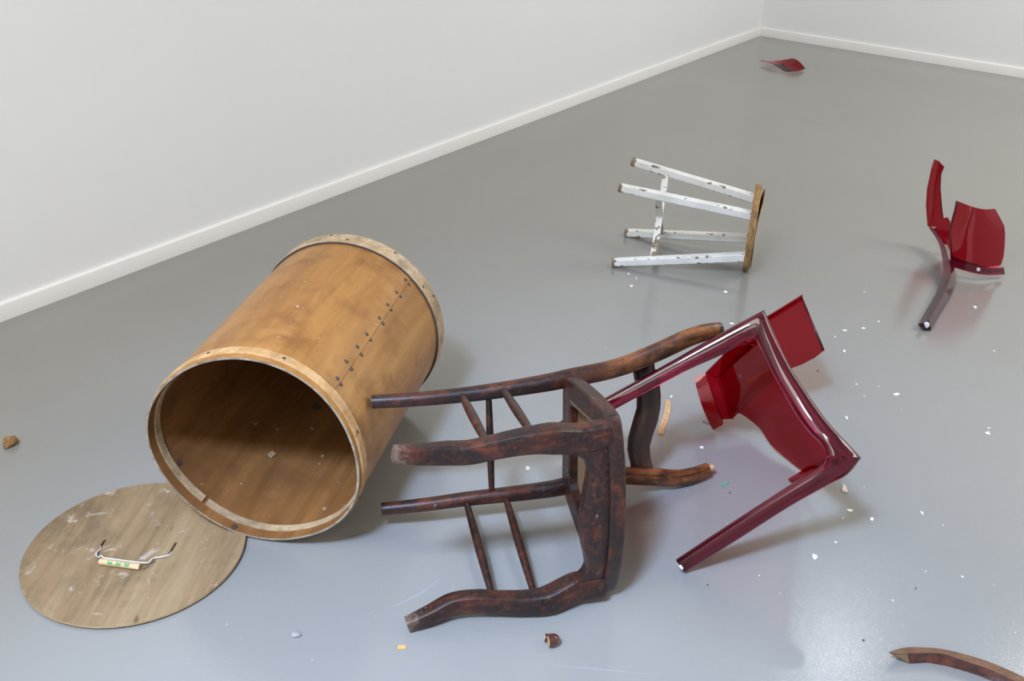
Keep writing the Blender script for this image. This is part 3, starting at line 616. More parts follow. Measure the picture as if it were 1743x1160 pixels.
# local axes: z from feet to back, y from front to rear, x across; the side on the floor is +x
def lerp_list(xs, ys, x):
    for i in range(len(xs) - 1):
        if x <= xs[i + 1]:
            f = (x - xs[i])/(xs[i + 1] - xs[i]); return ys[i] + (ys[i + 1] - ys[i])*max(0, min(1, f))
    return ys[-1]
rear_path = smooth_path(REAR, 60)
for sgn in (-1, 1):                     # -1: uppermost post, +1: post on the floor
    path = [(sgn*x, y, z) for x, y, z in rear_path]
    rad = []
    for x, y, z in path:
        w = lerp_list([0, .12, .30, .42, .47, .55, .72, .80, .85], [.0148, .0160, .0182, .0205, .0225, .0225, .0230, .0215, .0175], z)
        d = lerp_list([0, .12, .30, .42, .47, .55, .72, .80, .85], [.0145, .0155, .0175, .0190, .0185, .0175, .0170, .0165, .0145], z)
        rad.append((w, d))
    def gr(i, path=path, sgn=sgn):
        z = path[i][2]; k = max(0, min(1, (z - .46)/.06))
        return [(math.radians(235 if sgn > 0 else 305), 0.16, 0.28*k)]
    V, F = tube(path, rad, 32, ref=(1, 0, 0), power=2.3, groove=gr)
    post = mesh_obj('rear_post', V, F, M['chair_post'], chair, angle=50)
    if sgn > 0:
        e = Vector(path[-1]); d = (e - Vector(path[-4])).normalized()
        V, F = tube([e - d*0.01, e + d*0.010, e + d*0.017, e + d*0.019], [.0072, .0072, .0068, .0048], 12, ref=(1, 0, 0))
        mesh_obj('dowel', V, F, M['raw'], post, angle=40)
    else:
        e = Vector(path[-1]); d = (e - Vector(path[-4])).normalized()
        V, F = tube([e - d*0.012, e + d*0.001, e + d*0.003], [(.0188, .0155), (.0180, .0150), (.0150, .012)], 20, ref=(1, 0, 0), power=2.3)
        mesh_obj('worn_end', V, F, M['chair'], post, angle=40)
front_pts = FRONT[:-1] + [[0.190, -0.2035, 0.40], [0.193, -0.2045, 0.432]]
fp = smooth_path(front_pts, 54)
for sgn in (-1, 1):
    path = [(sgn*x, y, z) for x, y, z in fp]; rad = []
    for x, y, z in path:
        w = lerp_list([0, .03, .10, .20, .27, .31, .35, .40, .44], [.0150, .0175, .0215, .0225, .0255, .0290, .0290, .0280, .0270], z)
        d = lerp_list([0, .03, .10, .20, .27, .31, .35, .40, .44], [.0140, .0160, .0185, .0185, .0205, .0235, .0225, .0210, .0205], z)
        rad.append((w, d))
    V, F = tube(path, rad, 32, ref=(1, 0, 0), power=5.0)
    mesh_obj('front_leg', V, F, M['chair_leg'], chair, angle=28)
# stretchers
def stretcher(a, b, r0, r1, name='side_stretcher'):
    a, b = Vector(a), Vector(b)
    V, F = tube([a + (b - a)*k/10 for k in range(11)], [r0 + (r1 - r0)*math.sin(math.pi*k/10) for k in range(11)], 14, ref=(0, 0, 1))
    mesh_obj(name, V, F, M['chair'], chair, angle=40)
for sgn in (-1, 1):
    stretcher((sgn*0.146, 0.112, 0.199), (sgn*0.192, -0.168, 0.189), .0072, .0102)
    stretcher((sgn*0.148, 0.105, 0.294), (sgn*0.202, -0.178, 0.280), .0072, .0102)
stretcher((-0.140, 0.113, 0.262), (0.140, 0.113, 0.262), .0066, .0088, 'rear_stretcher')
# seat frame: a ring with bowed front, built as four rails meeting at the corners
def seat_outline(t):
    """closed outline, t in 0..1: front (bowed), side, rear, side"""
    pts = SEAT_PTS; n = len(pts); f = t*n; i = int(f) % n; g = f - int(f)
    p0, p1, p2, p3 = (pts[(i + k) % n] for k in (-1, 0, 1, 2))
    return tuple(0.5*((2*b) + (-a + c)*g + (2*a - 5*b + 4*c - d)*g*g + (-a + 3*b - 3*c + d)*g*g*g) for a, b, c, d in zip(p0, p1, p2, p3))
SEAT_PTS = [(-.195, -.218), (-.130, -.240), (-.065, -.251), (0, -.254), (.065, -.251), (.130, -.240), (.195, -.218), (.2195, -.203), (.224, -.185),
            (.216, -.120), (.202, -.050), (.186, .015), (.170, .070), (.158, .100), (.135, .116), (.070, .117), (0, .117), (-.070, .117), (-.135, .116), (-.158, .100), (-.170, .070), (-.186, .015), (-.202, -.050), (-.216, -.120), (-.224, -.185), (-.2195, -.203)]
NS = 130
ou = [Vector((*seat_outline(i/NS), 0)) for i in range(NS)]
cen = Vector((0, -0.07, 0))
def seat_in(p, d):
    q = p - cen; return cen + Vector((q.x*(1 - d/abs(0.205)), q.y*(1 - d/0.185), 0))
def seat_z(p, h): return h + 0.012*(p.y + .2)/.3
rings = []
for p in ou:
    row = []
    for off, h in ((0.004, .4265), (0.0, .4300), (0.0, .4520), (0.003, .4590), (0.010, .4620), (0.057, .4610), (0.060, .4580), (0.060, .4300), (0.057, .4265)):
        q = seat_in(p, off); row.append(Vector((q.x, q.y, seat_z(q, h))))
    rings.append(row)
V, F = loft(rings, closed_path=True)
sf = mesh_obj('seat_frame', V, F, M['chair_cross'], chair, angle=35)
ring_u = [seat_in(p, 0.056) for p in ou]
V = [Vector((p.x, p.y, seat_z(p, .448))) for p in ring_u] + [Vector((p.x, p.y, seat_z(p, .455))) for p in ring_u]
mesh_obj('seat_panel', V, [tuple(range(NS - 1, -1, -1)), tuple(range(NS, 2*NS))] + [(i, (i + 1) % NS, NS + (i + 1) % NS, NS + i) for i in range(NS)], M['seat_ply'], chair)
# empty cane holes along the underside of the uppermost seat rail
for k in range(12):
    y = 0.045 - 0.0145*k; x = -(0.168 - 0.05 + (0.05 - y)*0.26) - 0.006
    bxv, bxf = box(x, y, seat_z(Vector((0, y, 0)), .4258), .0042, .0066, .0016)
    mesh_obj('cane_hole', bxv, bxf, M['seat_ply'], sf)
# front apron with its waved lower edge
xs = [-.19, -.168, -.155, -.145, -.135, -.12, -.10, -.08, -.055, -.03, 0, .03, .055, .08, .10, .12, .135, .145, .155, .168, .19]
def apron_low(x):
    return lerp_list([0, .03, .06, .09, .12, .138, .150, .158, .170, .19], [.3655, .367, .372, .379, .3845, .381, .374, .364, .345, .335], abs(x))
rings = []
for x in [-.19 + .38*k/60 for k in range(61)]:
    yf = -.2085 - 0.036*(1 - (x/.2)**2); zb = apron_low(x); zt = .4285
    rings.append([Vector((x, yf, zb + .003)), Vector((x, yf + .002, zb)), Vector((x, yf + .026, zb)), Vector((x, yf + .026, zt)), Vector((x, yf + .001, zt)), Vector((x, yf, zt - .006))])
V, F = loft(rings); mesh_obj('front_apron', V, F, M['chair_cross'], chair, angle=40)
# waved rail across the back
lo = [(.158, .628), (.140, .628), (.099, .620), (.068, .622), (.023, .633), (-.013, .642), (-.061, .640), (-.131, .623), (-.160, .620)]
hi = [(.158, .687), (.138, .681), (.099, .677), (.068, .684), (.030, .697), (-.010, .702), (-.048, .700), (-.09, .693), (-.129, .677), (-.160, .673)]
def zz(tab, x):
    tab = sorted(tab); return lerp_list([t[0] for t in tab], [t[1] for t in tab], x)
rings = []
for x in [-.158 + .316*k/48 for k in range(49)]:
    a, b = zz(lo, x), zz(hi, x); yc = .138 + .012*(1 - (x/.16)**2)
    rings.append([Vector((x, yc - .008, a + .004)), Vector((x, yc - .010, a + .010)), Vector((x, yc - .006, a + .013)), Vector((x, yc - .0065, a + .018)), Vector((x, yc - .010, a + .024)),
                  Vector((x, yc - .010, b - .006)), Vector((x, yc - .005, b)), Vector((x, yc + .006, b)), Vector((x, yc + .009, b - .006)), Vector((x, yc + .009, a + .006)), Vector((x, yc + .004, a))])
V, F = loft(rings); mesh_obj('back_rail', V, F, M['chair_rail'], chair, angle=60)

# ---------------------------------------------------------------- white stool on its side
m_stool = mat3(STOOL_M, STOOL_T)
stool = thing('wooden_stool', 'small white chipped-paint wooden stool tipped over on its side', 'stool', m_stool)
fa, fb, ta, tb, SH, SR = STOOL_P
def leg_ends(sx, sy): return Vector((-sx*fa, sy*fb, 0)), Vector((-sx*ta, sy*tb, SH + 0.002))
rnd = random.Random(5)
for sx in (1, -1):
    for sy in (1, -1):
        a, b = leg_ends(sx, sy); n = 40
        path = [a + (b - a)*k/n for k in range(n + 1)]
        rad = [0.0145 + 0.002*k/n + rnd.uniform(-.0003, .0003) for k in range(n + 1)]
        V, F = tube(path, rad, 20, ref=(1, 0, 0), power=7.0)
        mesh_obj('leg', V, F, M['stool'], stool, angle=40)
def bar(p, q, w, t, name, dz=0.0):
    p, q = Vector(p), Vector(q); n = 20; rings = []
    d = (q - p).normalized(); s = d.cross(Vector((0, 0, 1))).normalized()
    for k in range(n + 1):
        c = p + (q - p)*k/n + Vector((0, 0, dz))
        rings.append([c + s*(t/2)*a + Vector((0, 0, w/2*b)) for a, b in ((-1, -.9), (-.85, -1), (.85, -1), (1, -.9), (1, .9), (.85, 1), (-.85, 1), (-1, .9))])
    V, F = loft(rings); mesh_obj(name, V, F, M['stool'], stool, angle=40)
def at_leg(sx, sy, z):
    a, b = leg_ends(sx, sy); return a + (b - a)*(z/SH)
bar(at_leg(1, 1, .138), at_leg(-1, -1, .150), .024, .013, 'cross_stretcher', -0.001)
bar(at_leg(1, -1, .142), at_leg(-1, 1, .142), .024, .013, 'cross_stretcher', 0.001)
n = 72; V, F = [], []
prof = [(0.0, 0.0), (0.158, 0.0), (0.160, .003), (0.1595, .010), (0.1605, .014), (0.159, .020), (0.157, .0235), (0.0, .0235)]
for r, z in prof[1:-1]:
    for i in range(n):
        a = 2*math.pi*i/n; k = r*(1 + .006*math.sin(5*a + 30*z) + .004*math.sin(13*a)) if r > 0.1 else r
        V.append((k*math.cos(a), k*math.sin(a), SH + z))
for k in range(5):
    for i in range(n): F.append((k*n + i, k*n + (i + 1) % n, (k + 1)*n + (i + 1) % n, (k + 1)*n + i))
F.append(tuple(range(n - 1, -1, -1))); F.append(tuple(range(5*n, 6*n)))
seat = mesh_obj('seat', V, F, M['stool_seat'], stool, angle=40)
# lifting veneer layer on the sitting side
rows = []
for i in range(9):
    row = []
    for j in range(25):
        x = -.13 + .26*j/24; lim = math.sqrt(max(0, .15**2 - x*x)); y = -lim + 2*lim*i/8
        row.append((x, y, SH + .0262 + .010*max(0, (abs(x)/.13))**2*(0.5 - 0.5*x/.13) + .001*math.sin(20*x)))
    rows.append(row)
V, F = sheet(rows, .0022, nrm=(0, 0, 1)); mesh_obj('veneer_layer', V, F, M['stool_seat'], seat, angle=40)

# ---------------------------------------------------------------- red plastic chair front: two legs, rail, broken seat
red = thing('broken_red_chair', 'large broken part of a transparent red chair with two straight legs', 'chair', Matrix.Translation(Vector(RED_O[-1]) - Vector((0, 0, 0.0))))
ROFF = Vector(RED_O[-1])
def rl(p): return Vector(p) - ROFF
RO = [rl(p) for p in RED_O]; RI = [rl(p) for p in RED_I]
def red_ring(i):
    O, I = RO[i], RI[i]; n = len(RO)
    if i in (6, 16): # mitre: use the view-facing normal of the frame
        nr = ((RO[i] - RO[i - 1]).cross(RI[i] - RO[i])).normalized() + ((RO[i + 1] - RO[i]).cross(RI[i] - RO[i])).normalized()
    else: nr = (RO[min(i + 1, n - 1)] - RO[max(i - 1, 0)]).cross(I - O)
    nr.normalize()
    h = lerp_list([0, 2, 6, 11, 16, 19, 21], [.0125, .0135, .018, .019, .018, .014, .0125], i)
    front = [(0.0, .10), (.05, .52), (.15, .84), (.30, 1.0), (.42, .93), (.5, .86), (.58, .93), (.70, 1.0), (.85, .84), (.95, .52), (1.0, .10)]
    if i < 6: front = [(s, k) for (s, _), k in zip(front, (.05, .40, .66, .86, .96, 1.0, .96, .86, .66, .40, .05))]
    elif i > 17: front = [(s, k) for (s, _), k in zip(front, (.10, .66, .96, 1.0, 1.0, .97, 1.0, 1.0, .96, .66, .10))]
    ring = [O + (I - O)*s + nr*h*k for s, k in front] + [O + (I - O)*s - nr*h*k for s, k in reversed([(.04, .5), (.2, .9), (.8, .9), (.96, .5)])]
    return ring
rr_ = [red_ring(i) for i in range(len(RO))]
def subdiv(rings, k=3):
    out = []; n = len(rings[0])
    flat = [[c for p in r for c in p] for r in rings]
    sm = smooth_path(flat, (len(rings) - 1)*k + 1)
    return [[Vector(s[3*j:3*j + 3]) for j in range(n)] for s in sm]
def half_caps(rings, start, end):
    V, F = loft(rings, caps=False); n = len(rings[0])
    if start: F.append(tuple(range(n - 1, -1, -1)))
    if end: F.append(tuple(range((len(rings) - 1)*n, len(rings)*n)))
    return V, F
V, F = half_caps(subdiv(rr_[0:7]), True, False); mesh_obj('front_leg', V, F, M['red_bar'], red, angle=62)
V, F = half_caps(subdiv(rr_[6:17]), False, False); mesh_obj('front_rail', V, F, M['red_bar'], red, angle=62)
V, F = half_caps(subdiv(rr_[16:]), False, True); leg2 = mesh_obj('front_leg', V, F, M['red_bar'], red, angle=62)
e = (RO[-1] + RI[-1])/2; d = ((RO[-1] + RI[-1]) - (RO[-2] + RI[-2])).normalized()
V, F = tube([e - d*.004, e + d*.0016, e + d*.0026], [.0125, .0125, .0108], 20, ref=(0, 0, 1)); mesh_obj('foot_cap', V, F, M['cap'], leg2, angle=40)
V, F = sheet(interp_rows([rl(p) for p in RED_SEAT_T], [rl(p) for p in RED_SEAT_B], 9, 34), .004)
mesh_obj('seat_sheet', V, F, M['red_sheet'], red, angle=40)
V, F = sheet(interp_rows([rl(p) for p in RED_SIDE[0]], [rl(p) for p in RED_SIDE[1]], 4, 8), .004); mesh_obj('side_apron', V, F, M['red_sheet'], red, angle=40)
V, F = sheet(interp_rows([rl(p) for p in RED_AP2[0]], [rl(p) for p in RED_AP2[1]], 4, 12), .004); mesh_obj('rear_apron', V, F, M['red_sheet'], red, angle=40)
V, F = sheet(interp_rows([rl(p) for p in RED_AP1[0]], [rl(p) for p in RED_AP1[1]], 4, 14), .004); mesh_obj('rear_lip', V, F, M['red_sheet'], red, angle=40)
V, F = slab_poly([rl(p) for p in RED_PANEL], RED_PN, .0045); panel = mesh_obj('back_panel', V, F, M['red_sheet'], red)
pn = Vector(RED_PN); q0, q1, q2 = (rl(RED_PANEL[k]) for k in (1, 4, 5))
V, F = sheet([[q0 + pn*.002, q1 + pn*.002], [q0 + pn*.020, q1 + pn*.020]], .004); mesh_obj('panel_flange', V, F, M['red_sheet'], panel)
V, F = tube([q1, q1 + (q2 - q1)*.5, q2], .0032, 8, ref=(0, 0, 1)); mesh_obj('panel_bead', V, F, M['red_bar'], panel, smooth=True)
tb_ = [rl(p) for p in RED_TAB]; tn = (tb_[1] - tb_[0]).cross(tb_[3] - tb_[0]).normalized()
V, F = slab_poly(tb_, tn, .004); mesh_obj('broken_tab', V, F, M['red_sheet'], red)

# ---------------------------------------------------------------- red plastic rear leg with a piece of seat
off2 = Vector((R2_R[0][0], R2_R[0][1], 0))
red2 = thing('red_plastic_fragment', 'transparent red chair fragment with one curved leg and upright seat piece', 'chair fragment', Matrix.Translation(off2))
def r2(p): return Vector(p) - off2
rings = []
for L_, T_, R_ in zip(R2_L, R2_T, R2_R):
    l_, t_, q_ = r2(L_), r2(T_), r2(R_); b_ = (l_ + q_)/2; b_.z = max(0.002, min(l_.z, q_.z) - .006)
    rings.append([l_, l_*.8 + t_*.2 + Vector((0, 0, .002)), t_ + (l_ - t_)*.12, t_, t_ + (q_ - t_)*.12, q_*.85 + t_*.15, q_, b_])
V, F = loft(subdiv(rings, 3)); leg3 = mesh_obj('leg', V, F, M['red_bar'], red2, angle=35)
e = (r2(R2_L[0]) + r2(R2_T[0]) + r2(R2_R[0]))/3; d = (e - (r2(R2_L[1]) + r2(R2_T[1]) + r2(R2_R[1]))/3).normalized()
V, F = tube([e - d*.004, e + d*.0015, e + d*.0025], [.0105, .0105, .009], 20, ref=(0, 0, 1)); mesh_obj('foot_cap', V, F, M['cap'], leg3, angle=40)
S = [r2(p) for p in R2_SEAT]; sn = Vector(R2_SN)
left = smooth_path([S[0], S[1], S[2], S[3]], 10); right = smooth_path([S[13], S[11], S[9], S[8], S[7]], 10)
if sn.y > 0: sn = -sn
grid = []
for a, b in zip(left, right):
    a, b = Vector(a), Vector(b); grid.append([a + (b - a)*k/16 + sn*0.035*math.sin(math.pi*k/16) for k in range(17)])
V, F = sheet(grid, .0045); sp2 = mesh_obj('seat_piece', V, F, M['red_sheet'], red2, angle=40)
V, F = tube([left[0], left[3], left[6], left[9]], .004, 8, ref=(1, 0, 0)); mesh_obj('broken_edge', V, F, M['red_bar'], sp2, smooth=True)
rm = [r2(p) for p in R2_RIM]
rings = []
for k in range(17):
    f = k/16; t_ = rm[0] + (rm[1] - rm[0])*f; b_ = rm[3] + (rm[2] - rm[3])*f; ofs = sn*0.035*math.sin(math.pi*f)
    rings.append([t_ + ofs + sn*.006, b_ + ofs + sn*.012, b_ + ofs - sn*.006, t_ + ofs - sn*.004])
V, F = loft(rings); rim = mesh_obj('seat_rim', V, F, M['red_bar'], red2, angle=40)
pl = r2(R2_PLUG) + sn*0.040
V, F = tube([pl, pl + sn*.010, pl + sn*.012], [.0062, .0062, .0045], 14, ref=(0, 0, 1)); mesh_obj('plug', V, F, M['cap'], rim, angle=40)
V, F = slab_poly([r2(p) for p in R2_STRIP], R2_VN, .012); mesh_obj('back_post', V, F, M['red_sheet'], red2)
V, F = slab_poly([r2(p) for p in R2_FACE], R2_VN2, .0045); fc_ = mesh_obj('back_panel', V, F, M['red_sheet'], red2)
fpts = [r2(R2_FACE[k]) for k in (3, 4, 5, 6, 7, 8)]
V, F = tube(fpts[1:], .0024, 6, ref=(1, 0, 0)); mesh_obj('broken_edge', V, F, M['red_bar'], fc_, smooth=True)
V, F = slab_poly([r2(p) for p in R2_LINK], R2_VN2, .0045); mesh_obj('corner_piece', V, F, M['red_sheet'], red2)

# ---------------------------------------------------------------- curved red shard in the far corner
sh = [Vector(p) for p in SHARD]; soff = Vector((sh[3].x, sh[3].y, 0))
sh = [p - soff for p in sh]; grid = []
for i in range(9):
    a = sh[0] + (sh[3] - sh[0])*i/8; b = sh[1] + (sh[2] - sh[1])*i/8
    grid.append([a + (b - a)*k/12 + Vector((0, 0, -0.010*math.sin(math.pi*k/12) + 0.012*math.sin(math.pi*i/8))) for k in range(13)])
V, F = sheet(grid, .005)
o = mesh_obj('plastic_shard', V, F, M['red_shard'], None, angle=40); o.location = soff
tag(o, 'curved transparent red plastic shard alone near the far corner of the room', 'shard')

# ---------------------------------------------------------------- broken curved chair rail at the near edge
coff = Vector((CREST[2][2][0], CREST[2][2][1], 0))
ct, cr, cf = ([Vector(p) - coff for p in row] for row in CREST)
rings = []
for a, b, c in zip(ct, cr, cf):
    d = Vector((a.x, a.y, max(0.001, min(c.z, .001)))); rings.append([a, a + (b - a)*.5 + Vector((0, 0, .0012)), b, b + (c - b)*.5 + (b - a)*.04, c, d])
rings[0][5] = rings[0][4] + (rings[0][0] - rings[0][4])*.5
crest = thing('broken_chair_rail', 'curved broken brown wooden rail running out of the picture at bottom right', 'wood fragment', Matrix.Translation(coff))
V, F = loft(subdiv(rings[1:], 4)); body = mesh_obj('curved_rail', V, F, M['crest_top'], crest, angle=45)
body.data.materials.append(M['crest_front'])
for f in body.data.polygons:
    if f.normal.y < -0.25 and f.normal.z < 0.75: f.material_index = 1
tipv = [rings[0][2]] + rings[1]
mesh_obj('splintered_end', tipv, [(0, 1 + i, 1 + (i + 1) % 6) for i in range(6)] + [(6, 5, 4, 3, 2, 1)], M['crest_top'], crest)
ef = (rings[0][2] + rings[1][4] + rings[1][2]*1.2 + rings[2][4]*.5)/3.7
endp = [rings[0][2], rings[1][2], rings[2][2]*.75 + rings[1][2]*.25, rings[2][4], rings[1][4]]
endp = [p + Vector((-0.0006, -0.0016, 0.0)) for p in endp]
en = Vector((-.35, -.9, .1))
V, F = slab_poly(endp, en, .0012); fr_ = mesh_obj('broken_face', V, F, M['seat_ply'], crest)
hc = (endp[0] + endp[1]*1.2 + endp[4])/3.2 + Vector((0.001, -.001, 0))
V, F = tube([hc - en.normalized()*.004, hc + en.normalized()*.0012], .0034, 10, ref=(0, 0, 1)); mesh_obj('dowel_hole', V, F, M['knot'], fr_)

# ---------------------------------------------------------------- small turned wood block
blk = thing('wood_block', 'small rounded brown wood fragment with pale broken face near the bottom edge', 'wood fragment', Matrix.Translation(Vector(BLOCK[0])))
def dome(c, ax, r, ln, n=16):
    c, ax = Vector(c), Vector(ax).normalized(); path = [c + ax*ln*k/8 for k in range(9)]
    rad = [r*(1 if k < 3 else math.sqrt(max(0.02, 1 - ((k - 3)/5.2)**2))) for k in range(9)]
    return tube(path, rad, n, ref=(0, 0, 1))
V, F = dome((-.006, -.003, .0135), (1, .25, .05), .0135, .024); b1 = mesh_obj('round_end', V, F, M['crest_front'], blk, angle=40)
V, F = dome((-.013, .010, .0095), (1, -.1, -.05), .0085, .018, 12); b2 = mesh_obj('narrow_end', V, F, M['crest_front'], blk, angle=40)
V, F = tube([(-.0066, -.0031, .0135), (-.0056, -.0029, .0135)], .0118, 16, ref=(0, 0, 1)); mesh_obj('broken_face', V, F, M['raw'], b1)
V, F = tube([(-.0136, .010, .0095), (-.0126, .0099, .0095)], .0072, 12, ref=(0, 0, 1)); mesh_obj('broken_face', V, F, M['raw'], b2)

# ---------------------------------------------------------------- chips and flakes on the floor
def flake(name, x, y, hx, hy, mat, label, cat, group=None, seed=0, thick=.0012, curl=.25, pts=7, z0=0.0, base=None):
    rn = random.Random(seed); P = []
    for i in range(pts):
        a = 2*math.pi*(i + rn.uniform(-.3, .3))/pts; k = rn.uniform(.5, 1.2)
        P.append(Vector((hx*k*math.cos(a), hy*k*math.sin(a), 0))*.9)
    if base: P = [Vector((px*hx, py*hy, 0)) for px, py in base]
    m = len(P); s = max(hx, hy)
    lift = [curl*s*max(0, (p.x/hx))**2*rn.uniform(.2, .9) for p in P]
    V = [Vector((0, 0, thick))] + [p + Vector((0, 0, thick + l)) for p, l in zip(P, lift)] + [Vector((0, 0, 0))] + [p + Vector((0, 0, l)) for p, l in zip(P, lift)]
    F = [(0, 1 + i, 1 + (i + 1) % m) for i in range(m)] + [(m + 1, m + 2 + (i + 1) % m, m + 2 + i) for i in range(m)] + [(1 + i, m + 2 + i, m + 2 + (i + 1) % m, 1 + (i + 1) % m) for i in range(m)]
    o = mesh_obj(name, V, F, mat); o.location = (x, y, z0 + .0002)
    return tag(o, label, cat, group)
BIG = {0: 'white paint flake on the floor just below the stool feet', 1: 'white paint flake on the floor below the stool seat edge',
       4: 'thin white paint flake beside the broken end of the wooden chair post', 7: 'white paint flake lying right of the red rear leg foot',
       8: 'short white paint sliver, middle one of three left of the red rear leg foot', 9: 'thin curved white sliver just right of the red back panel',
       10: 'squarish white paint flake right of the red panel tip', 11: 'largest oblong white paint flake between the two red chair parts',
       19: 'white paint flake lying far right, level with the red front rail', 20: 'thin white sliver just behind the far right paint flake', 21: 'tiny upright curved white sliver right of the red rail middle',
       22: 'slanted white paint strip near the cream chip', 23: 'slanted white paint strip, right one of the pair below the red corner',
       24: 'small pointed white flake right of the slanted paint strips', 26: 'small white flake behind the large jagged flake in the foreground', 28: 'white paint flake between the wooden dowel and the broken red lip',
       30: 'large jagged white paint flake below the lower red leg', 5: 'small curled white flake behind the wooden chair back', 6: 'small white flake between chair seat and waved back rail'}
SMALL = {2: 'tiny white crumb directly under the lowest stool foot', 3: 'tiny white crumb between the stool and the flake below its feet',
         12: 'small white sliver farthest right, below the upright red fragment', 13: 'tiny white crumb left of the red fragment foot, nearest to it',
         14: 'small white crumb left of the largest oblong flake, a little behind it', 15: 'tiny white crumb just behind the left end of the largest oblong flake',
         16: 'tiny white crumb alone behind the slivers left of the red fragment', 17: 'tiny white crumb nearest the outer tip of the red back panel',
         18: 'tiny white crumb level with the largest oblong flake, to its left', 25: 'tiny white crumb below the left slanted paint strip',
         27: 'tiny white crumb right of the small pointed flake', 29: 'tiny white crumb beside the broken edge of the red seat',
         31: 'tiny white crumb left of the large jagged flake', 32: 'small bright white crumb above the curved wooden rail, far right',
         33: 'tiny white crumb between the jagged flake and the curved wooden rail', 34: 'tiny white crumb left of the bright crumb above the wooden rail',
         35: 'tiny white crumb nearest the right picture edge above the wooden rail'}
for k, (x, y, hx, hy) in enumerate(FLAKES):
    if k in BIG: flake('paint_flake', x, y, hx, hy, M['flake'], BIG[k], 'paint flake', 'white paint flakes on the floor', seed=k + 3)
    else: flake('paint_crumb', x, y, hx, hy, M['flake'], SMALL[k], 'paint crumb', 'tiny white paint crumbs on the floor', seed=k + 3, pts=5)
O_ = OTHER
flake('green_chip', *O_['green'][:2], .0125, .017, M['green'], 'ragged grey-green paint chip on the floor between the red legs', 'paint chip', seed=11, curl=.1, base=[(-1, -.3), (-.85, .25), (-.3, .45), (.05, .8), (.55, .75), (.95, 1), (.9, .35), (.6, .3), (.35, -.1), (.1, -.55), (-.25, -1), (-.6, -.75)])
flake('cream_chip', *O_['cream'][:2], .007, .019, M['cream'], 'cream triangular chip on the floor below the red chair corner', 'chip', seed=4, thick=.004, curl=.2, base=[(.4, 1), (.9, .2), (.8, -.6), (.7, -1), (.1, -.8), (-1, -.55), (-.7, 0), (-.1, .3), (.1, .8)])
flake('tan_chip', *O_['tan'][:2], .0092, .006, M['tan'], 'small rectangular tan wood chip near the bottom edge below the chair', 'wood chip', seed=8, curl=.05, thick=.0015, base=[(-.9, -1), (1, -.75), (1, .9), (.1, .85), (-.75, .8)])
flake('pale_chip', *O_['chip'][:2], .0058, .008, M['cream'], 'pale square chip on the floor seen under the wooden chair', 'wood chip', seed=9, curl=.05, thick=.0015, base=[(-1, -.9), (.85, -1), (1, .4), (.5, .9), (-.7, 1)])
for k, key in enumerate(('brown0', 'brown1', 'brown2', 'brown3', 'brown4')):
    flake('brown_crumb', *O_[key][:2], .0026, .0034, M['brown_crumb'], ['tan crumb below the red back panel tip', 'brown crumb just below the green chip', 'brown crumb right below the red leg foot cap', 'brown crumb left of the curved wooden rail end', 'brown crumb above the curved wooden rail end'][k], 'crumb', 'brown crumbs on the floor', seed=40 + k, thick=.0025, pts=5)
# chips lying inside the drum
for k, (hx, hy) in enumerate(((.013, .009), (.0055, .0022))):
    x, y, z = CHIP_IN[k]; o = flake('inner_chip', x, y, hx, hy, M['hoop'] if k == 0 else M['cream'], ['grey rectangular wood chip lying inside the drum', 'tiny pale wood sliver lying inside the drum'][k], 'wood chip', seed=60 + k, curl=0.0, thick=.0015, base=[(-1, -.6), (-.6, 1), (1, .55), (.7, -1)])
    n_ = (Vector((D['c'][0], D['c'][1], D['c'][2])) - Vector((x, y, z))); axv = Vector(D['ax']); n_ -= axv*n_.dot(axv)
    o.rotation_mode = 'QUATERNION'; o.rotation_quaternion = n_.to_track_quat('Z', 'Y'); o.location = Vector((x, y, z))
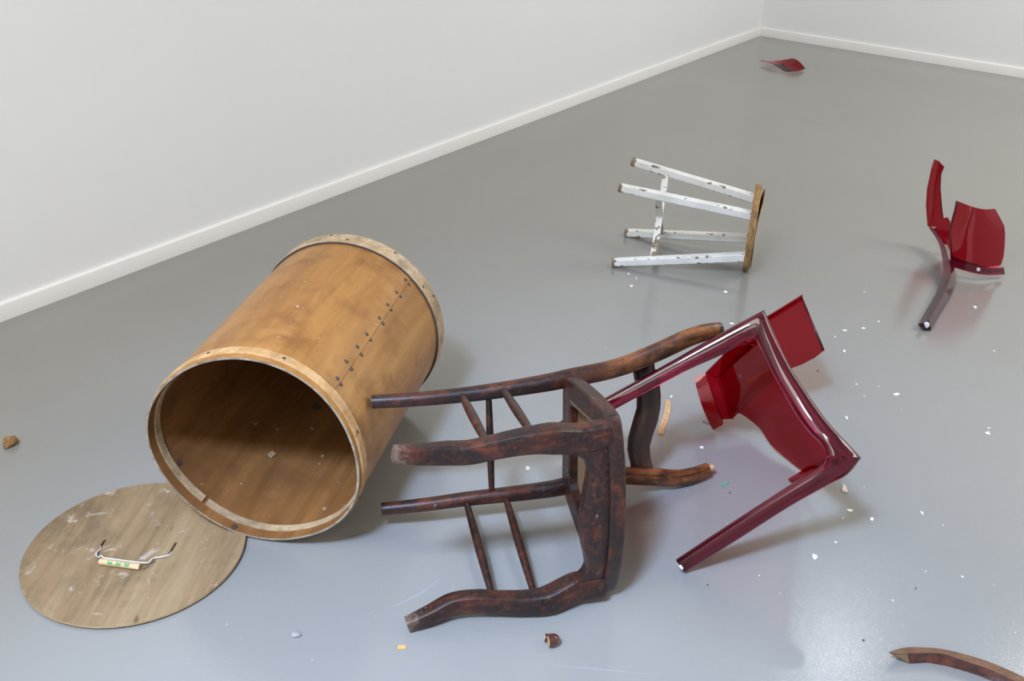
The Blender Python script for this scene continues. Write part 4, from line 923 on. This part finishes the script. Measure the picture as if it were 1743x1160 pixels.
# lumps: mortar chip and crumpled brown scrap
def lump(name, x, y, r, mat, label, cat, seed, squash=(1, 1, .5), crease=0.25):
    bm = bmesh.new(); bmesh.ops.create_icosphere(bm, subdivisions=3, radius=1)
    rn = random.Random(seed); dirs = [Vector((rn.gauss(0, 1), rn.gauss(0, 1), rn.gauss(0, 1))).normalized() for _ in range(9)]; am = [rn.uniform(-crease, crease) for _ in dirs]
    for v in bm.verts:
        d = v.co.normalized(); k = 1 + sum(a*max(0, d.dot(q))**6 for a, q in zip(am, dirs)) + rn.uniform(-.03, .03)
        v.co = Vector((d.x*r*k*squash[0], d.y*r*k*squash[1], max(-.55, d.z)*r*k*squash[2]))
    zmin = min(v.co.z for v in bm.verts)
    for v in bm.verts: v.co.z -= zmin
    me = bpy.data.meshes.new(name); bm.to_mesh(me); bm.free(); me.materials.append(mat)
    o = bpy.data.objects.new(name, me); COL.objects.link(o); o.location = (x, y, 0); return tag(o, label, cat)
lump('mortar_chip', *O_['stone'][:2], .0095, M['stone'], 'small grey mortar chip on the floor below the drum', 'stone chip', 3, (1, .75, .5), .25)
lump('brown_scrap', *O_['crumple'][:2], .0165, M['bark'], 'crumpled brown scrap on the floor at the far left edge', 'scrap', 14, (1.05, 1.0, .8), .55)
# wood splinter behind the chair and the small nail by the red lip
a, b = Vector(O_['splinter0']), Vector(O_['splinter1']); soff = (a + b)/2; d = (b - a); s = Vector((-d.y, d.x, 0)).normalized()
rings = []
for k in range(13):
    f = k/12; c = a + d*f - soff + s*(.004*math.sin(5*f) - .002); w = .0072*(0.75 + .5*math.sin(2.2*f + .4)) ; h = .0025 + .0012*math.sin(7*f)
    rings.append([c - s*w, c - s*w + Vector((0, 0, h)), c + Vector((0, 0, h + .0008)), c + s*w + Vector((0, 0, h)), c + s*w])
V, F = loft(rings); o = mesh_obj('wood_splinter', V, F, M['raw'], None, angle=50); o.location = soff + Vector((0, 0, .0002)); tag(o, 'long pale wood splinter on the floor behind the chair back rail', 'splinter')
a, b = Vector(O_['nail0']), Vector(O_['nail1']); noff = Vector((a.x, a.y, 0)); d = (b - a).normalized()
V, F = merge(tube([Vector((0, 0, .0036)), d*.001 + Vector((0, 0, .0036))], .0035, 10, ref=(0, 0, 1)), tube([Vector((0, 0, .003)), b - a + Vector((0, 0, .0018))], .0017, 8, ref=(0, 0, 1)))
o = mesh_obj('iron_nail', V, F, M['wire'], None, angle=40); o.location = noff; tag(o, 'short dull nail on the floor beside the broken red lip', 'nail')
